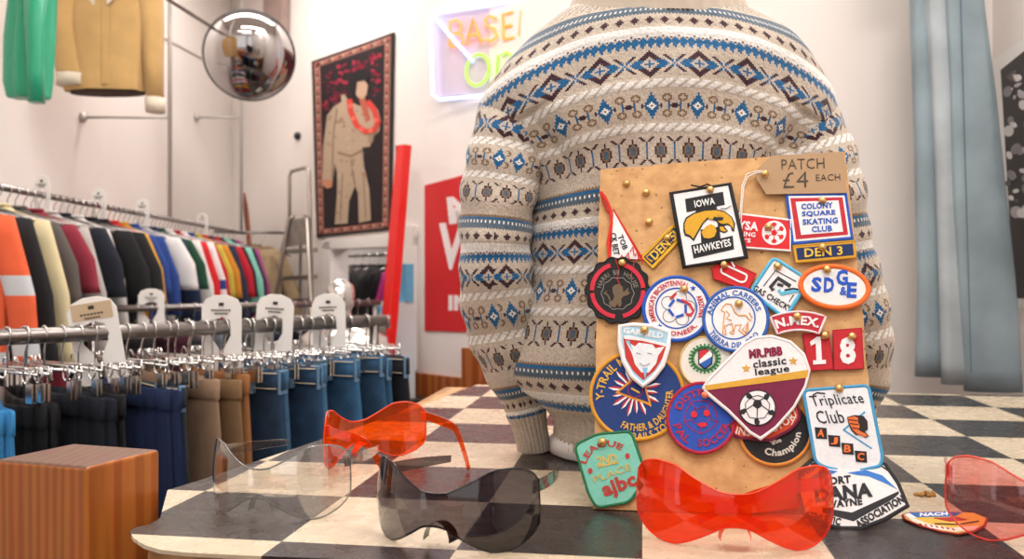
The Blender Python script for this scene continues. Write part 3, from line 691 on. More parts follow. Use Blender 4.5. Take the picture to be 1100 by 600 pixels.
# garfield shield
sh = [(666, 350), (680, 348.5), (700, 350), (719, 356), (718, 372), (712, 392), (702, 405), (690.5, 414), (679, 404), (670, 388), (665.5, 368)]
p = patch('shield_patch', 'shield patch with a white bull on red under GARFIELD', sh, 'a8d4e8', 4)
p.border('f2eeee', 5.5); p.poly([(669.5, 361), (690, 364), (716, 370), (712, 384), (703, 398), (691, 408), (680, 398), (672, 384)], 'c9342c'); p.poly([(669.5, 361), (674, 360), (690, 363), (716, 369), (715.5, 372), (690, 366), (671, 364)], WH, lv=2)
p.poly([(672, 366), (682, 372), (686, 368), (701, 370), (704, 374), (714, 372), (707, 382), (705, 390), (697, 400), (689, 400), (682, 391), (679, 380)], 'e8ecf0', lv=2); p.poly([(690, 395), (696, 395), (693, 407)], '88c0e0', lv=3); p.poly([(672, 366), (676, 366), (680, 376)], '88c0e0', lv=3)
for x in (686, 698): p.line([(x-2.5, 379), (x+2.5, 380)], .8, 'a0a8b4', lv=4)
p.line([(687, 390), (692, 393), (698, 390)], .8, 'a0a8b4', lv=4); p.text('GARFIELD', 691, 357.5, 43, 6.5, WH, 8, bold=.035); p.done()
# small green shield
p = patch('small_round_patch', 'small round white patch with a green wreath and red, white and blue shield', circ(758, 388.5, 27.5, 27), 'e8e2d8', 2)
p.border('d8b878', 2.5)
for i in range(24):
    a = math.radians(15*i); p.line([(757+11*math.cos(a), 385+11*math.sin(a)), (757+17.5*math.cos(a), 385+16*math.sin(a))], 2.2, '3a8a50', 'wreath', 2)
p.line(circ(757, 385, 13.5, 12.5), 2, '2e6e40', 'wreath', 3, True)
p.poly([(750, 376), (758, 374), (766, 379), (765, 391), (757, 397), (750, 391)], '222228', lv=4); p.poly([(751, 377), (758, 375.5), (762, 377), (751, 387)], 'c83038', lv=5); p.poly([(751, 387), (762, 377), (765, 380), (764.5, 383), (751.5, 391)], WH, lv=5); p.poly([(764.5, 383), (764, 390), (757, 395.5), (752, 391)], '2a60b8', lv=5); p.done()
# pal soccer
p = patch('soccer_patch', 'round blue patch with a red rim and a red ball face, reading DISTRICT PAL SOCCER', circ(753.5, 448.5, 36.5, 37.5), '2a52b4', 3)
p.border('b01e3a', 4)
for k in range(5):
    a = math.radians(72*k-90); b = math.radians(72*k-54)
    p.line([(753+17*math.cos(a), 447+17*math.sin(a)), (753+19*math.cos(b), 447+19*math.sin(b)), (753+17*math.cos(a+math.radians(72)), 447+17*math.sin(a+math.radians(72)))], 1, 'a02050', lv=1)
    p.line([(753+11*math.cos(b), 447+11*math.sin(b)), (753+19*math.cos(b), 447+19*math.sin(b))], .9, 'a02050', lv=1)
p.line(circ(753, 447, 11, 11, 5), 1, 'a02050', closed=True); p.poly(circ(745.5, 445, 3.5), 'd82c34', lv=3); p.poly(circ(759, 443.5, 3.5), 'd82c34', lv=3); p.poly(circ(754.5, 456, 5, 2.6), 'd82c34', lv=3)
p.arc('DISTRICT', 753.5, 448.5, 27, 8, -160, -35, 'b0284a'); p.arc('PAL', 753.5, 448.5, 27.5, 8.5, 166, 118, 'b0284a', True); p.arc('SOCCER', 753.5, 448.5, 27, 8.5, 98, 12, 'b0284a', True); p.done()
# champion
p = patch('champion_patch', 'round black patch with an orange rim and curved grey lettering Champion', circ(833, 463, 38.5, 36), '232225', 1)
p.border('d88a3a', 4); p.arc('Champion', 833, 462, 25, 10, 118, 5, 'd8d2c8', True, bold=.03); p.arc('League', 833, 462, 12, 7, 150, 60, 'd8d2c8', True); p.done()
# instructor
p = patch('instructor_patch', 'curved orange-red patch with pale lettering INSTRUCTOR under the classic league patch', rrect([(782, 455), (856, 432), (860, 448), (851, 460), (826, 473), (790, 469)], 6), 'd04826', 3)
p.border('701a3c', 3.5); p.arc('INSTRUCTOR', 808, 402, 62, 8.5, 106, 44, 'efe0d4', True); p.line([(851, 437), (855, 446), (850, 456)], 1.2, 'efe0d4'); p.done()
# classic league
sh = [(755.5, 416), (762, 407), (800, 369), (812, 362.5), (829, 361), (849, 367), (863, 380), (869, 397), (865, 414), (853, 436), (834, 458), (817, 471), (806, 464), (783, 441), (762, 424)]
p = patch('classic_league_patch', 'big white and maroon teardrop patch with a soccer ball, reading MR.PiBB classic league', sh, WH, 6)
p.poly([(757, 417), (868, 404), (862, 419), (851, 437), (832, 458), (817, 468.5), (806, 462), (783, 439)], '7a1f44', 'field', 1); p.poly([(757, 414), (868.5, 397), (867, 405.5), (759, 419)], 'dca83c', 'stripe', 2); p.border('efebea', 4)
p.text('MR.PiBB', 822.5, 378.5, 36, 10, '8a1e44', -6, bold=.06); p.text('classic', 826.5, 389, 36, 8.5, '2c2a2e', -7, bold=.02); p.text('league', 829.5, 398.5, 37, 9.5, '2c2a2e', -7, bold=.02); p.poly(star(801.5, 395.5, 5), 'd8a23c', lv=2); p.poly(star(852, 387.5, 5), 'd8a23c', lv=2)
bc = (813.5, 438); p.poly(circ(*bc, 20, 19.5), '26252a', 'football', 3); p.poly(circ(*bc, 18.6, 18.1), WH, 'football', 4); p.poly(circ(bc[0], bc[1]-4, 5.6, 5.6, 5, 20), '26252a', 'football', 5)
for i in range(5):
    a = math.radians(72*i+20); q = (bc[0]+5.5*math.cos(a), bc[1]-4+5.5*math.sin(a)); e = (bc[0]+13*math.cos(a), bc[1]-1+12.5*math.sin(a)); p.line([q, e], 1.1, '26252a', 'football', 5)
    a2 = math.radians(72*i+20); p.poly(circ(bc[0]+16*math.cos(a2), bc[1]+15*math.sin(a2), 4.2, 3.2, 5, 72*i), '26252a', 'football', 5)
    b = a+math.radians(72); p.line([e, (bc[0]+12*math.cos((a+b)/2)*1.15, bc[1]+12*math.sin((a+b)/2)*1.1), (bc[0]+13*math.cos(b), bc[1]-1+12.5*math.sin(b))], .9, '26252a', 'football', 5)
p.done()
# league 2nd place
p = patch('second_place_patch', 'mint green patch with a dark green rim reading LEAGUE 2ND PLACE', rrect([(617, 478), (641, 466), (678, 463), (695, 512), (676, 539), (641, 545), (632, 530)], 7), '7cc8b4', 2)
p.border('256e46', 3.5); p.arc('LEAGUE', 653, 503, 27, 7, -168, -55, 'b8403c', bold=.03); p.text('2ND', 652, 493.5, 22, 10, 'd8b860', -9, bold=.03); p.line([(642, 501.5), (664, 496.5)], 1.4, 'd8b860', lv=2); p.text('PLACE', 657.5, 508, 42, 7, 'd8b45c', -20, bold=.0); p.poly(circ(634, 505.5, 2.6, 3.2, 12), 'b8403c', lv=2); p.poly(circ(674, 489.5, 2.6, 3.2, 12), 'b8403c', lv=2)
p.text('ajbc', 665.5, 522, 38, 21, 'b43c34', -20, bold=.04); p.done()
# triplicate club
p = patch('triplicate_patch', 'white upright patch with a light blue rim reading Triplicate Club AJBC', rrect([(863, 419), (933, 413.5), (948, 490), (946, 500), (915, 507), (888, 502), (876, 496)], 6), 'eef0f4', 6)
p.border('4a9ecc', 4); k_ = '26262c'; j = lambda L: [(860+a/5.716, 405+b/5.716) for a, b in L]
p.text('Triplicate', 899.5, 430.5, 56, 15, k_, -4, bold=.0, shear=-.3); p.text('Club', 891.5, 447.5, 29, 14, k_, -2, bold=.0, shear=-.3); p.line(j([(75, 110), (100, 95), (150, 100)]), 1.5, k_, 'lettering', 2)
for i, ch in enumerate('AJBC'):
    u, v = 881+i*14.3, 465+i*8.4; p.poly([(u-6, v-6.5), (u+6.8, v-5.5), (u+7.5, v+6.5), (u-4.5, v+5.5)], '2a2628', 'tiles', 2); p.text(ch, u+.6, v, 7.5, 8, 'f07838', 5, 4, bold=.03)
p.line(j([(262, 322), (438, 438)]), 1.6, '4a9ecc'); p.line(j([(262, 325), (395, 212)]), 2, '4a9ecc'); 
p.poly(j([(285, 245), (330, 232), (385, 238), (410, 270), (412, 320), (395, 335), (418, 360), (400, 372), (370, 352), (340, 355), (310, 325), (295, 290)]), '2a2422', 'hand', 3); p.poly(j([(288, 250), (330, 240), (352, 250), (350, 275), (362, 300), (355, 325), (370, 335), (395, 345), (410, 362), (395, 366), (345, 348), (318, 322), (300, 290)]), 'e8743a', 'hand', 4)
for a, b in (((292, 262), (345, 268)), ((302, 285), (352, 292)), ((315, 310), (358, 318))): p.line(j([a, b]), .9, '2a2422', 'hand', 5)
p.done()
# kraft price tag
kraft = 'b08f6c'
tagp = Flat('price_tag', 'brown kraft card tag handwritten PATCH £4 EACH on a white string', 'tag', board, [(813, 182), (828, 167.5), (907, 162.5), (909, 207), (823, 208.5), (812, 190)], kraft, off=.006, t=.0008, weave=None, base='card', rough=.8)
tagp.text('PATCH', 862.5, 176, 46, 11, '4a4038', -2, bold=-.012); tagp.text('£4', 854.5, 193, 27, 17, '4a4038', -2, bold=-.012); tagp.text('EACH', 889.5, 190.5, 26, 6.8, '4a4038', -2, bold=-.01)
q = [tagp.loc(u, v) for u, v in [(821, 185), (812, 186), (803, 190), (799, 200), (797, 220), (796, 240), (797, 248), (794, 238), (796, 215), (797, 200), (802, 187), (812, 184), (820, 184)]]
m = MB(); m.tube([(x, y, .0012) for x, y in q], .0009, 6); m.build('string', mat('cotton_string', 'ece4da', .9), tagp.root, True); tagp.done()
# brass push pins
brass = mat('brass', 'd8b070', .28, 1); pin0 = None
PIN = [(673, 195.5, 0), (694, 205, 0), (697, 237, 0), (717, 254, 1), (668, 281, 3), (735, 309, 4), (794, 325, 5), (778, 283, 3), (763, 202, 5), (884, 213.5, 3), (884, 264, 4), (822, 185, 5), (826, 242, 3), (836, 284.5, 4), (889, 288, 5), (857, 338.5, 6), (887, 359, 3), (916, 360, 3), (902, 416, 7), (692, 353, 5), (647, 473.5, 3), (707, 432, 2)]
PW = ['bare cork near the top left corner', 'bare cork right of the corner pin', 'bare cork above the slanting DEN strip', 'the slanting DEN 5 strip', 'the tip where pennant and lion crest meet', "the AMERICA'S BICENTENNIAL patch", 'the ANIMAL CAREERS patch', 'the frayed top of the small red patch', 'the top edge of the hawk patch', 'the skating club patch', 'the joint of skating club and DEN 3 patches', 'the kraft price tag', 'the red YSA football patch', 'the top of the GAS CHECK patch', 'the orange-rimmed SDG&E oval', 'the curved N.MEX. patch', 'the red numeral 1 patch', 'the red numeral 8 patch', 'the top of the Triplicate Club patch', 'the GARFIELD shield patch', 'the mint second place patch', 'the navy trail patch']
for (u, v, ly), w in list(zip(PIN, PW))[:-1]:
    off = ly*.0017+.0022; a, b = board.hit(u, v, off+.004)
    lab = 'brass domed drawing pin in '+w
    if pin0 is None:
        pin0 = thing('drawing_pin', lab, 'pin', group='brass pins on the board')
        m = MB(); m.lathe([(.0001, .0045), (.0022, .0042), (.0040, .0030), (.0050, .0012), (.0052, 0), (.0046, -.0004)][::-1], 20); m.build('pin_head', brass, pin0, True)
        m = MB(); m.tube([(0, 0, .001), (0, 0, -.008)], .0005, 6); m.build('pin_shaft', brass, pin0, True); pin0.matrix_basis = board.M(a, b, off)
    else:
        r = dup(pin0, (0, 0, 0), None, lab); r.matrix_basis = board.M(a, b, off)
a, b = board.hit(757, 424, .018)
r = thing('ball_pin', 'round coral-pink ball pin at the left corner of the classic league patch', 'pin'); r.matrix_basis = board.M(a, b, .0135)
m = MB(); m.lathe([(.0041*math.sin(PI*i/10)+1e-5, .0041+.0041*-math.cos(PI*i/10)) for i in range(11)], 16); m.build('pin_head', mat('coral_plastic', 'e8805c', .35), r, True); m = MB(); m.tube([(0, 0, 0.001), (0, 0, -.012)], .0005, 6); m.build('pin_shaft', brass, r)
# football shaped patch standing on the counter
p0 = at(905, 567, F*(H-TZ)/(567-CY)); al = math.radians(41)
low = Plane((p0.x, p0.y, TZ+.001), (CT, -ST, 0), (ST*math.sin(al), CT*math.sin(al), math.cos(al)))
u_ = lambda L: [(855+a/6.669, 485+b/6.669) for a, b in L]
p = Flat('athletic_patch', 'large black and white patch reading FORT DANA WAYNE ASSOCIATION, propped on the counter', 'patch', low, u_([(30, 130), (110, 60), (300, 20), (520, 40), (640, 90), (735, 230), (800, 385), (640, 480), (475, 545), (330, 545), (200, 520), (60, 440), (20, 300)]), 'e6e4e4', t=.0016, group='embroidered patches')
p.border('232226', 5)
p.poly(u_([(100, 190), (190, 120), (300, 140), (170, 200)]), '3a78c8'); p.poly(u_([(370, 150), (500, 130), (620, 170), (725, 268), (640, 225), (520, 175), (430, 165)]), '3a78c8')
p.poly(u_([(190, 400), (400, 435), (735, 282), (738, 300), (700, 335), (412, 498), (190, 435)]), '2a2a2e'); p.line(u_([(600, 92), (680, 150), (735, 235)]), 1.5, '2a2a2e')
p.text('FORT', 855+298/6.67, 485+205/6.67, 28.5, 8.5, '2a2a2e', -6, bold=.04); p.text('DANA', 855+340/6.67, 485+292/6.67, 62, 15.5, '2a2a2e', -6, bold=.05); p.text('WAYNE', 855+345/6.67, 485+367/6.67, 39, 8, '2a2a2e', -6, bold=.04)
p.text('ASSOCIATION', 855+600/6.67, 485+430/6.67, 58, 9, '2a2a2e', -30, bold=.04); p.text('ATHLETIC', 855+190/6.67, 485+475/6.67, 40, 8, '2a2a2e', 12, bold=.04); p.text('MEM', 855+95/6.67, 485+115/6.67, 22, 9, '2a2a2e', -36, bold=.04); p.done()
# patch lying on the counter
top = Plane((0, 0, TZ+.0005), (1, 0, 0), (0, 1, 0))
top.n = Vector((0, 0, 1))
v_ = lambda L: [(960+a/5.457, 490+b/5.457) for a, b in L]
p = Flat('lying_patch', 'round blue, white and yellow patch with a red rim lying flat on the counter', 'patch', top, v_([(55, 340), (100, 325), (300, 321), (470, 330), (545, 360), (530, 400), (470, 435), (380, 450), (280, 435), (150, 400), (70, 365)]), 'dcae48', t=.002)
p.poly(v_([(90, 330), (300, 324), (400, 330), (355, 352), (130, 356)]), '2c68b8'); p.poly(v_([(62, 342), (90, 332), (135, 358), (105, 362)]), WH); p.poly(v_([(235, 362), (380, 358), (430, 372), (330, 382)]), 'a82430', lv=2); p.poly(v_([(75, 352), (120, 362), (200, 395), (330, 420), (500, 405), (470, 430), (360, 442), (220, 420), (110, 380)]), 'ece0d4')
p.text('NACH', 960+235/5.457, 490+340/5.457, 30, 3.6, WH, -2, bold=.04, lv=2); p.line(v_([(240, 395), (380, 400), (500, 380)]), .9, '463022', lv=2); [p.line(v_([(150+i*32, 396+i*5), (165+i*32, 404+i*5)]), .9, 'b02c34', lv=3) for i in range(7)]; p.border('a32a34', 3.5); p.done()
# crumb
c = at(993, 535, F*(H-TZ)/(535-CY)+.01); m = MB()
random.seed(3)
for i in range(9):
    x, y = random.uniform(-.009, .011), random.uniform(-.004, .004); m.loft([(x, y, 0, .001, .001), (x, y, .001, .004, .0025, i), (x, y, .003+.0012*(i % 3), .0036, .002, i), (x, y, (.0046+.0012*(i % 3)), .001, .001)], 8)
tag(m.build('cork_crumb', mat('cork_crumb', 'b88a4c', .9), None, True, (c.x, c.y, TZ)), 'little heap of crumbled cork on a cream square of the counter', 'crumb')
# ------------------------------------------------------------------ shield sunglasses
ZT = [(0, .057), (.12, .058), (.28, .067), (.5, .081), (.7, .083), (.88, .079), (1, .071)]
ZB = [(0, .025), (.10, .024), (.22, .015), (.38, .005), (.52, 0), (.68, .002), (.85, .010), (1, .022)]
def visor(label, x, y, phi, matl, edgem, w=.087, d=.050, temples='open', roll=0, am=72, rz=0, hs=1.0, ztop=None):
    r = thing('shield_sunglasses', label, 'sunglasses', (x, y, TZ), math.radians(phi), 'shield sunglasses on the counter')
    a_ = math.radians(am); NX, NZ, t = 64, 14, .0011
    def P(s, z, o):
        a = s*a_; cx = w*math.sin(a)/math.sin(a_); cy = -d*(math.cos(a)-math.cos(a_))/(1-math.cos(a_))
        nx, ny = math.sin(a)*d, -math.cos(a)*w; g = math.hypot(nx, ny)
        bul = .004*math.sin(PI*min(1, max(0, z/.08)))
        return (cx+nx/g*(o+bul), cy+ny/g*(o+bul), z)
    vs = []
    for o in (0, t):
        for i in range(NX+1):
            s = -1+2*i/NX; zt = ips(abs(s), ztop or ZT, .06)*hs; zb = ips(abs(s), ZB, .05)*hs
            if abs(s) > .93: e = (abs(s)-.93)/.07; zt -= .004*e*e; zb += .004*e*e
            for k in range(NZ+1): vs.append(P(s, zb+(zt-zb)*k/NZ, o))
    n1 = (NX+1)*(NZ+1); ix = lambda o, i, k: o*n1+i*(NZ+1)+k; fs = []
    for i in range(NX):
        for k in range(NZ):
            fs += [(ix(0, i, k), ix(0, i+1, k), ix(0, i+1, k+1), ix(0, i, k+1)), (ix(1, i, k), ix(1, i, k+1), ix(1, i+1, k+1), ix(1, i+1, k))]
    m = MB(); m.add(vs, fs); m.build('lens', matl, r, True)
    # rim of the sheet: a hair-thin bead along top and bottom where the plastic is cut
    m = MB(); loop = []
    for i in range(NX+1):
        s = -1+2*i/NX; loop.append(i)
    pts = [vs[ix(0, i, NZ)] for i in range(NX+1)]+[vs[ix(0, NX, k)] for k in range(NZ-1, -1, -1)]+[vs[ix(0, i, 0)] for i in range(NX-1, -1, -1)]+[vs[ix(0, 0, k)] for k in range(1, NZ)]
    m.tube(pts, .0011, 6, closed=True); m.build('cut_edge', edgem, r, True)
    # moulded nose piece
    vs = []; NN = 16
    for j in range(6):
        for i in range(NN+1):
            a = PI*i/NN; rad = .0125+.002*j/5
            vs.append((rad*1.15*math.cos(a), -d+.002+.017*j/5, .008*hs+.020*math.sin(a)*(1-.12*j/5)-.004*(1-math.sin(a))*0))
    m = MB(); m.add(vs, [(j*(NN+1)+i, j*(NN+1)+i+1, (j+1)*(NN+1)+i+1, (j+1)*(NN+1)+i) for j in range(5) for i in range(NN)]); m.build('nose_piece', edgem, r, True)
    for sg in (-1, 1):
        m = MB(); pts = []
        if temples == 'open':
            for i in range(15):
                u = i/14; pts.append((sg*(w+.001-.022*u*u), .001+.125*u, .062*hs-.010*u-.048*max(0, (u-.62)/.38)**1.3*roll))
        else:
            for i in range(15):
                u = i/14; zz = .058 if sg > 0 else .052; pts.append((sg*(w-.004-.128*u), .004+.016*math.sin(PI*u)+(.005 if sg > 0 else .011), (zz-.030*u-.016*u*u)*hs))
        vs = []; n = len(pts)
        for i, p in enumerate(pts):
            u = i/(n-1); hh = .0062-.0022*u+(.001*math.sin(PI*u)); tt = .0011; q = Vector(pts[min(i+1, n-1)])-Vector(pts[max(i-1, 0)]); q.normalize(); side = q.cross(Vector((0, 0, 1))).normalized(); up = side.cross(q)
            for c_, e_ in ((1, 1), (1, -1), (-1, -1), (-1, 1)): vs.append(Vector(p)+side*tt*c_+up*hh*e_)
        fs = [(i*4+k, i*4+(k+1) % 4, (i+1)*4+(k+1) % 4, (i+1)*4+k) for i in range(n-1) for k in range(4)]+[(0, 3, 2, 1), tuple(4*(n-1)+k for k in range(4))]
        m.add(vs, fs); m.build('temple', matl, r)
        m = MB(); hx = sg*(w-.001); m.box((hx-.002, -.006, .055*hs), (hx+.002, .004, .068*hs)); bevel(m.build('hinge', edgem, r), .0008)
    return r
clearm = tinted('clear_plastic', (.90, .89, .88), f0=.11); cleare = tinted('clear_plastic_edge', (.42, .40, .38), .08, .2, (.8, .8, .8))
darkm = tinted('smoke_plastic', (.38, .36, .38)); darke = mat('smoke_plastic_edge', '1c1b1e', .12)
redm = tinted('orange_red_plastic', (1, .24, .03), .05, .26, (1, .13, .012)); rede = mat('orange_red_edge', 'f2481a', .2)
orgm = tinted('orange_plastic', (1, .35, .05), .05, .2, (1, .2, .02)); 
pinkm = tinted('rose_plastic', (.97, .66, .66), .05, .04, (1, .4, .35)); pinke = mat('rose_plastic_edge', 'f0604c', .25)
visor('clear colourless shield sunglasses at the left end of the row', -.272, 1.010, -16, clearm, cleare)
visor('dark smoke-grey shield sunglasses standing between the clear and the red pairs', -.058, .898, -22, darkm, darke, w=.090)
visor('red-orange shield sunglasses folded shut in front of the pin board', .232, .898, -11, redm, rede, w=.096, temples='folded', hs=1.0)
visor('orange-red shield sunglasses turned away, temples open, behind the clear pair', -.195, 1.245, -136, orgm, rede, w=.086, roll=1)
visor('rose-pink shield sunglasses cut by the right edge of the photo', .562, .895, -20, pinkm, pinke, w=.094, roll=1, hs=1.02)
# ------------------------------------------------------------------ metal and hangers
chrome = mat('chrome', 'd8d6d4', .18, 1); steel = mat('brushed_steel', '8e8886', .28, 1); blackp = mat('black_plastic', '18171a', .35); whitep = mat('white_plastic_card', 'eeeae6', .35)
def clip_hanger(label, loc, rz, group):
    r = thing('trouser_hanger', label, 'hanger', loc, rz, group)
    m = MB(); R_ = .017; pts = [(R_*math.cos(a)*0, R_*math.cos(a), R_*math.sin(a)+.003) for a in [math.radians(d) for d in range(-40, 231, 18)]]
    pts = [(0, -p[1], p[2]) for p in pts]
    m.tube([(p[1], 0, p[2]) for p in pts]+[(.004, 0, -.022), (0, 0, -.032), (0, 0, -.062)], .0019, 6); m.build('hook', chrome, r, True)
    m = MB(); m.tube([(-.17, 0, -.064), (.17, 0, -.064)], .0028, 6); m.build('bar', chrome, r, True)
    for s in (-1, 1):
        m = MB(); x = s*.15
        for sy in (-1, 1):
            m.box((x-.011, sy*.004-.0012, -.118), (x+.011, sy*.004+.0012, -.082))
            m.tube([(x+.008*math.cos(a), sy*.006+sy*.006*math.sin(a/2), -.066+.014*math.sin(a)) for a in [2*PI*k/12 for k in range(12)]], .0017, 6, closed=True)
        m.build('clip', chrome, r, True, angle=40)
    return r
def rail(label, a, b, r, legs=True, name='clothes_rail'):
    o = thing(name, label, 'rail', (a[0], a[1], 0)); A = Vector((0, 0, a[2])); B_ = Vector((b[0]-a[0], b[1]-a[1], b[2]))
    m = MB(); m.tube([A, B_], r, 16); m.build('rail_tube', steel, o, True)
    if legs:
        for q in (A+(B_-A)*.02, B_-(B_-A)*.02):
            m = MB(); m.tube([(q.x, q.y, .03), q], r*.85, 12); d = Vector((B_.y-A.y, -(B_.x-A.x), 0)).normalized()*.26; m.tube([Vector((q.x, q.y, .03))-d, Vector((q.x, q.y, .03))+d], .018, 10); m.build('upright', steel, o, True)
    return o
RZ = 1.385; RA = Vector((-1.018, 1.70)); 
def ra(d): return Vector((RA.x+d*.975, RA.y+d))
# rail A
q0, q1 = ra(-.62), ra(.68); ang = math.atan2(q1.y-q0.y, q1.x-q0.x)
rail('thick steel clothes rail crowded with trousers, nearest the camera', (q0.x, q0.y, RZ), (q1.x, q1.y, RZ), .0165)
RB_ = Vector((-1.52, 3.4)); rb = lambda d: Vector((RB_.x+d, RB_.y+d))
s0, s1 = rb(-.12), rb(.86)
rail('second steel rail of trousers behind the front rail', (s0.x, s0.y, RZ), (s1.x, s1.y, RZ), .014)
# trousers
def trousers(label, loc, rz, col, kind, group='trousers on the front rail', w=.19, name='trousers'):
    r = thing(name, label, 'trousers', loc, rz, group)
    den = kind == 'jeans'; el = kind == 'elastic'
    mt_ = mat('denim' if den else 'trouser_cloth', col, .9, bump=.5, weave=1500 if den else 1100, var=.42 if den else .1, vscale=16)
    rp = (lambda a, t: .07*math.sin(a*3+1)) if not el else (lambda a, t: .10*math.sin(a*17)+.10*math.sin(a*4+1))
    th = .029 if den else .024
    m = MB(); m.loft([(0, 0, -.05, w*.93, th*.72), (0, 0, -.012, w*.95, th*.8), (0, 0, 0, w*.965, th*.92), (0, 0, 0, w, th), (0, 0, -.045, w*1.01, th), (0, 0, -.12, w*1.06, th*1.15), (0, .003, -.22, w*1.08, th*1.2), (0, .002, -.32, w*.98, th*1.1), (0, 0, -.55, w*.9, th), (0, 0, -.95, w*.78, th*.85)], 56, ripple=rp, cap0=True)
    m.build('body', mt_, r, True)
    m = MB(); m.loft([(0, 0, -.042, w*1.03, th*1.10), (0, 0, -.040, w*1.035, th*1.16), (0, 0, -.002, w*1.03, th*1.16), (0, 0, .001, w*.985, th*.96)], 56, ripple=rp, cap0=False, cap1=False)
    m.build('waistband', mt_, r, True)
    if den:
        st = mat('stitching', 'c8b8a0' if col < '4' else '9fb0c4', .8)
        for s, a in ((1, 0), (1, .9), (1, -.9), (-1, 0), (1, 1.5)):
            x = math.cos(a)*w*1.05*s; y = math.sin(a)*th*1.15
            m = MB(); m.box((x-.0025, y-.0065, -.052), (x+.0045, y+.0065, .003)); bevel(m.build('belt_loop', mat('faded_denim_loop', '6d8fae', .9), r), .001)
        m = MB()
        for z in (-.004, -.039): m.tube([(math.cos(2*PI*k/40)*w*1.05, math.sin(2*PI*k/40)*th*1.19, z) for k in range(40)], .0013, 4, closed=True)
        m.tube([(w*(1.03+.07*min(1, k/4)), .004, -.05-.06*k) for k in range(8)], .0019, 4)
        m.build('seam', st, r)
    return r
TR = [(-.21, '0d0d10', 'elastic', 'black elasticated shorts furthest left on the front rail'), (-.135, '0d0d10', 'elastic', 'black shorts with a pale blue panel under the rail end'), (-.035, '3f97d8', 'elastic', 'bright blue shorts squeezed between two black pairs'),
      (.01, '0d0d10', 'elastic', 'black drawstring shorts above the post'), (.04, '0d0d10', 'elastic', 'plain black track shorts right of the drawstring pair'), (.095, '131a28', 'elastic', 'dark navy shorts below the first size card'), (.15, '0e0e11', 'plain', 'black cotton trousers with a straight waist'), 
      (.205, '1a2c56', 'elastic', 'royal navy shorts with a rumpled waist'), (.255, '24303c', 'jeans', 'dark indigo jeans beside the tan trousers'), (.295, 'a4866c', 'plain', 'pinkish beige trousers, only their edge showing'), (.325, '8d6e4c', 'plain', 'khaki brown trousers with a pressed front'), (.37, 'a06a3c', 'plain', 'caramel brown trousers beside the denim'),
      (.415, '24415f', 'jeans', 'deep blue jeans just right of the caramel trousers'), (.455, '3a6484', 'jeans', 'mid blue jeans with pale seams'), (.50, '284a6c', 'jeans', 'dark blue jeans in the middle of the denim'), (.54, '3f6c8e', 'jeans', 'faded blue jeans with a gaping waist'), (.59, '35648c', 'jeans', 'bright blue jeans with a wide belt loop facing the room'), (.64, '2b5274', 'jeans', 'blue jeans at the far end of the front rail')]
h0 = None; hz = RZ+.0165-.0195+.0
TA = ang-PI/2
for i, (d, col, kind, lab) in enumerate(TR):
    d = d*.86 if d > 0 else d
    q = ra(d); tr = math.radians([5, -7, 3, 8, -4, 6, -6][i % 7]); zz = RZ-.125+.045*max(0, min(1, d/.55))+random.uniform(-.005, .005)
    o = trousers(lab, (q.x, q.y, zz), TA+tr, col, kind, w=.17+random.uniform(0, .015))
    L = 'chrome clip hanger on the front rail'
    if h0 is None: h0 = clip_hanger(L, (q.x, q.y, RZ), TA+tr, 'chrome clip hangers on the front rail'); h = h0
    else: h = dup(h0, (q.x, q.y, RZ), TA+tr)
    if d < .6: dup(h0, (q.x+.022, q.y+.024, RZ), TA+tr*1.5+.12)
# black jeans and last pairs hang from the far end rail stub
for i, (d, col, lab) in enumerate(((.595, '2a5070', 'blue jeans hanging past the last size card'), (.635, '1c1f26', 'black jeans, last pair before the poster'))):
    q = ra(d); trousers(lab, (q.x, q.y, RZ-.085), TA-.1, col, 'jeans'); dup(h0, (q.x, q.y, RZ), TA-.1)

GB = 'trousers on the second rail'
cl = ['2c2c30', '5a2438', '6b6f78', '23303e', '8d8a86', '2f4a66', '1d1d20', 'a84658', '3c6486', '777066']
nm = ['charcoal', 'plum', 'slate grey', 'ink blue', 'silver grey', 'steel blue', 'jet black', 'rose red', 'washed blue', 'stone grey']
for i in range(10):
    q = rb(.02+i*.083); trousers(nm[i]+' trousers hanging on the second rail', (q.x, q.y, RZ-.105), TA+.05*((i*7) % 5-2), cl[i], 'plain', GB)
    for e in (0, .04): dup(h0, (q.x+e, q.y+e, RZ-.0025), TA+.05*((i*7) % 5-2)+e, 'chrome clip hanger on the second rail', 'chrome clip hangers on the second rail')
# size cards
def size_card(label, q, rz, tilt=0, logo='tan', hgt=.20, wd=.088):
    r = thing('size_card', label, 'card', (q.x, q.y, RZ), 0, 'white plastic size cards on the rails'); r.rotation_euler = (0, tilt, rz)
    w = wd/2; out = rrect([(-w, -.12), (w, -.12), (w, .07), (w*.5, .078), (-w*.5, .078), (-w, .07)], .02, 5)
    # notch that hooks over the rail
    out = [(-w, -.11), (-w*.2, -.11), (-w*.15, -.05), (-w*.55, -.02), (-w*.45, .018), (0, .026), (w*.42, .018), (w*.45, -.018), (w*.1, -.05), (w*.15, -.11), (w, -.11)]+[(w, .05), (w*.8, .068), (w*.3, .078), (-w*.3, .078), (-w*.8, .068), (-w, .05)]
    m = MB(); m.prism(out, -.0015, .0015, T=lambda x, y, z: (x, z, y)); bevel(m.build('card', whitep, r), .001)
    if logo == 'tan':
        m = MB(); m.box((-w*.82, -.0028, .030), (w*.82, -.0016, .066)); m.build('label', mat('tan_label', 'c8b090', .7), r)
    ink = mat('ink', '3a3532', .8); m = MB()
    for z, ww in ((.042, .024), (.034, .016)):
        for k in range(7): m.box((-ww+k*ww*2/7, -.0032, z-.002), (-ww+k*ww*2/7+ww*.2, -.0026, z+.002))
    m.box((-.006, -.0032, .052), (.006, -.0026, .060)); m.build('print', ink, r); return r
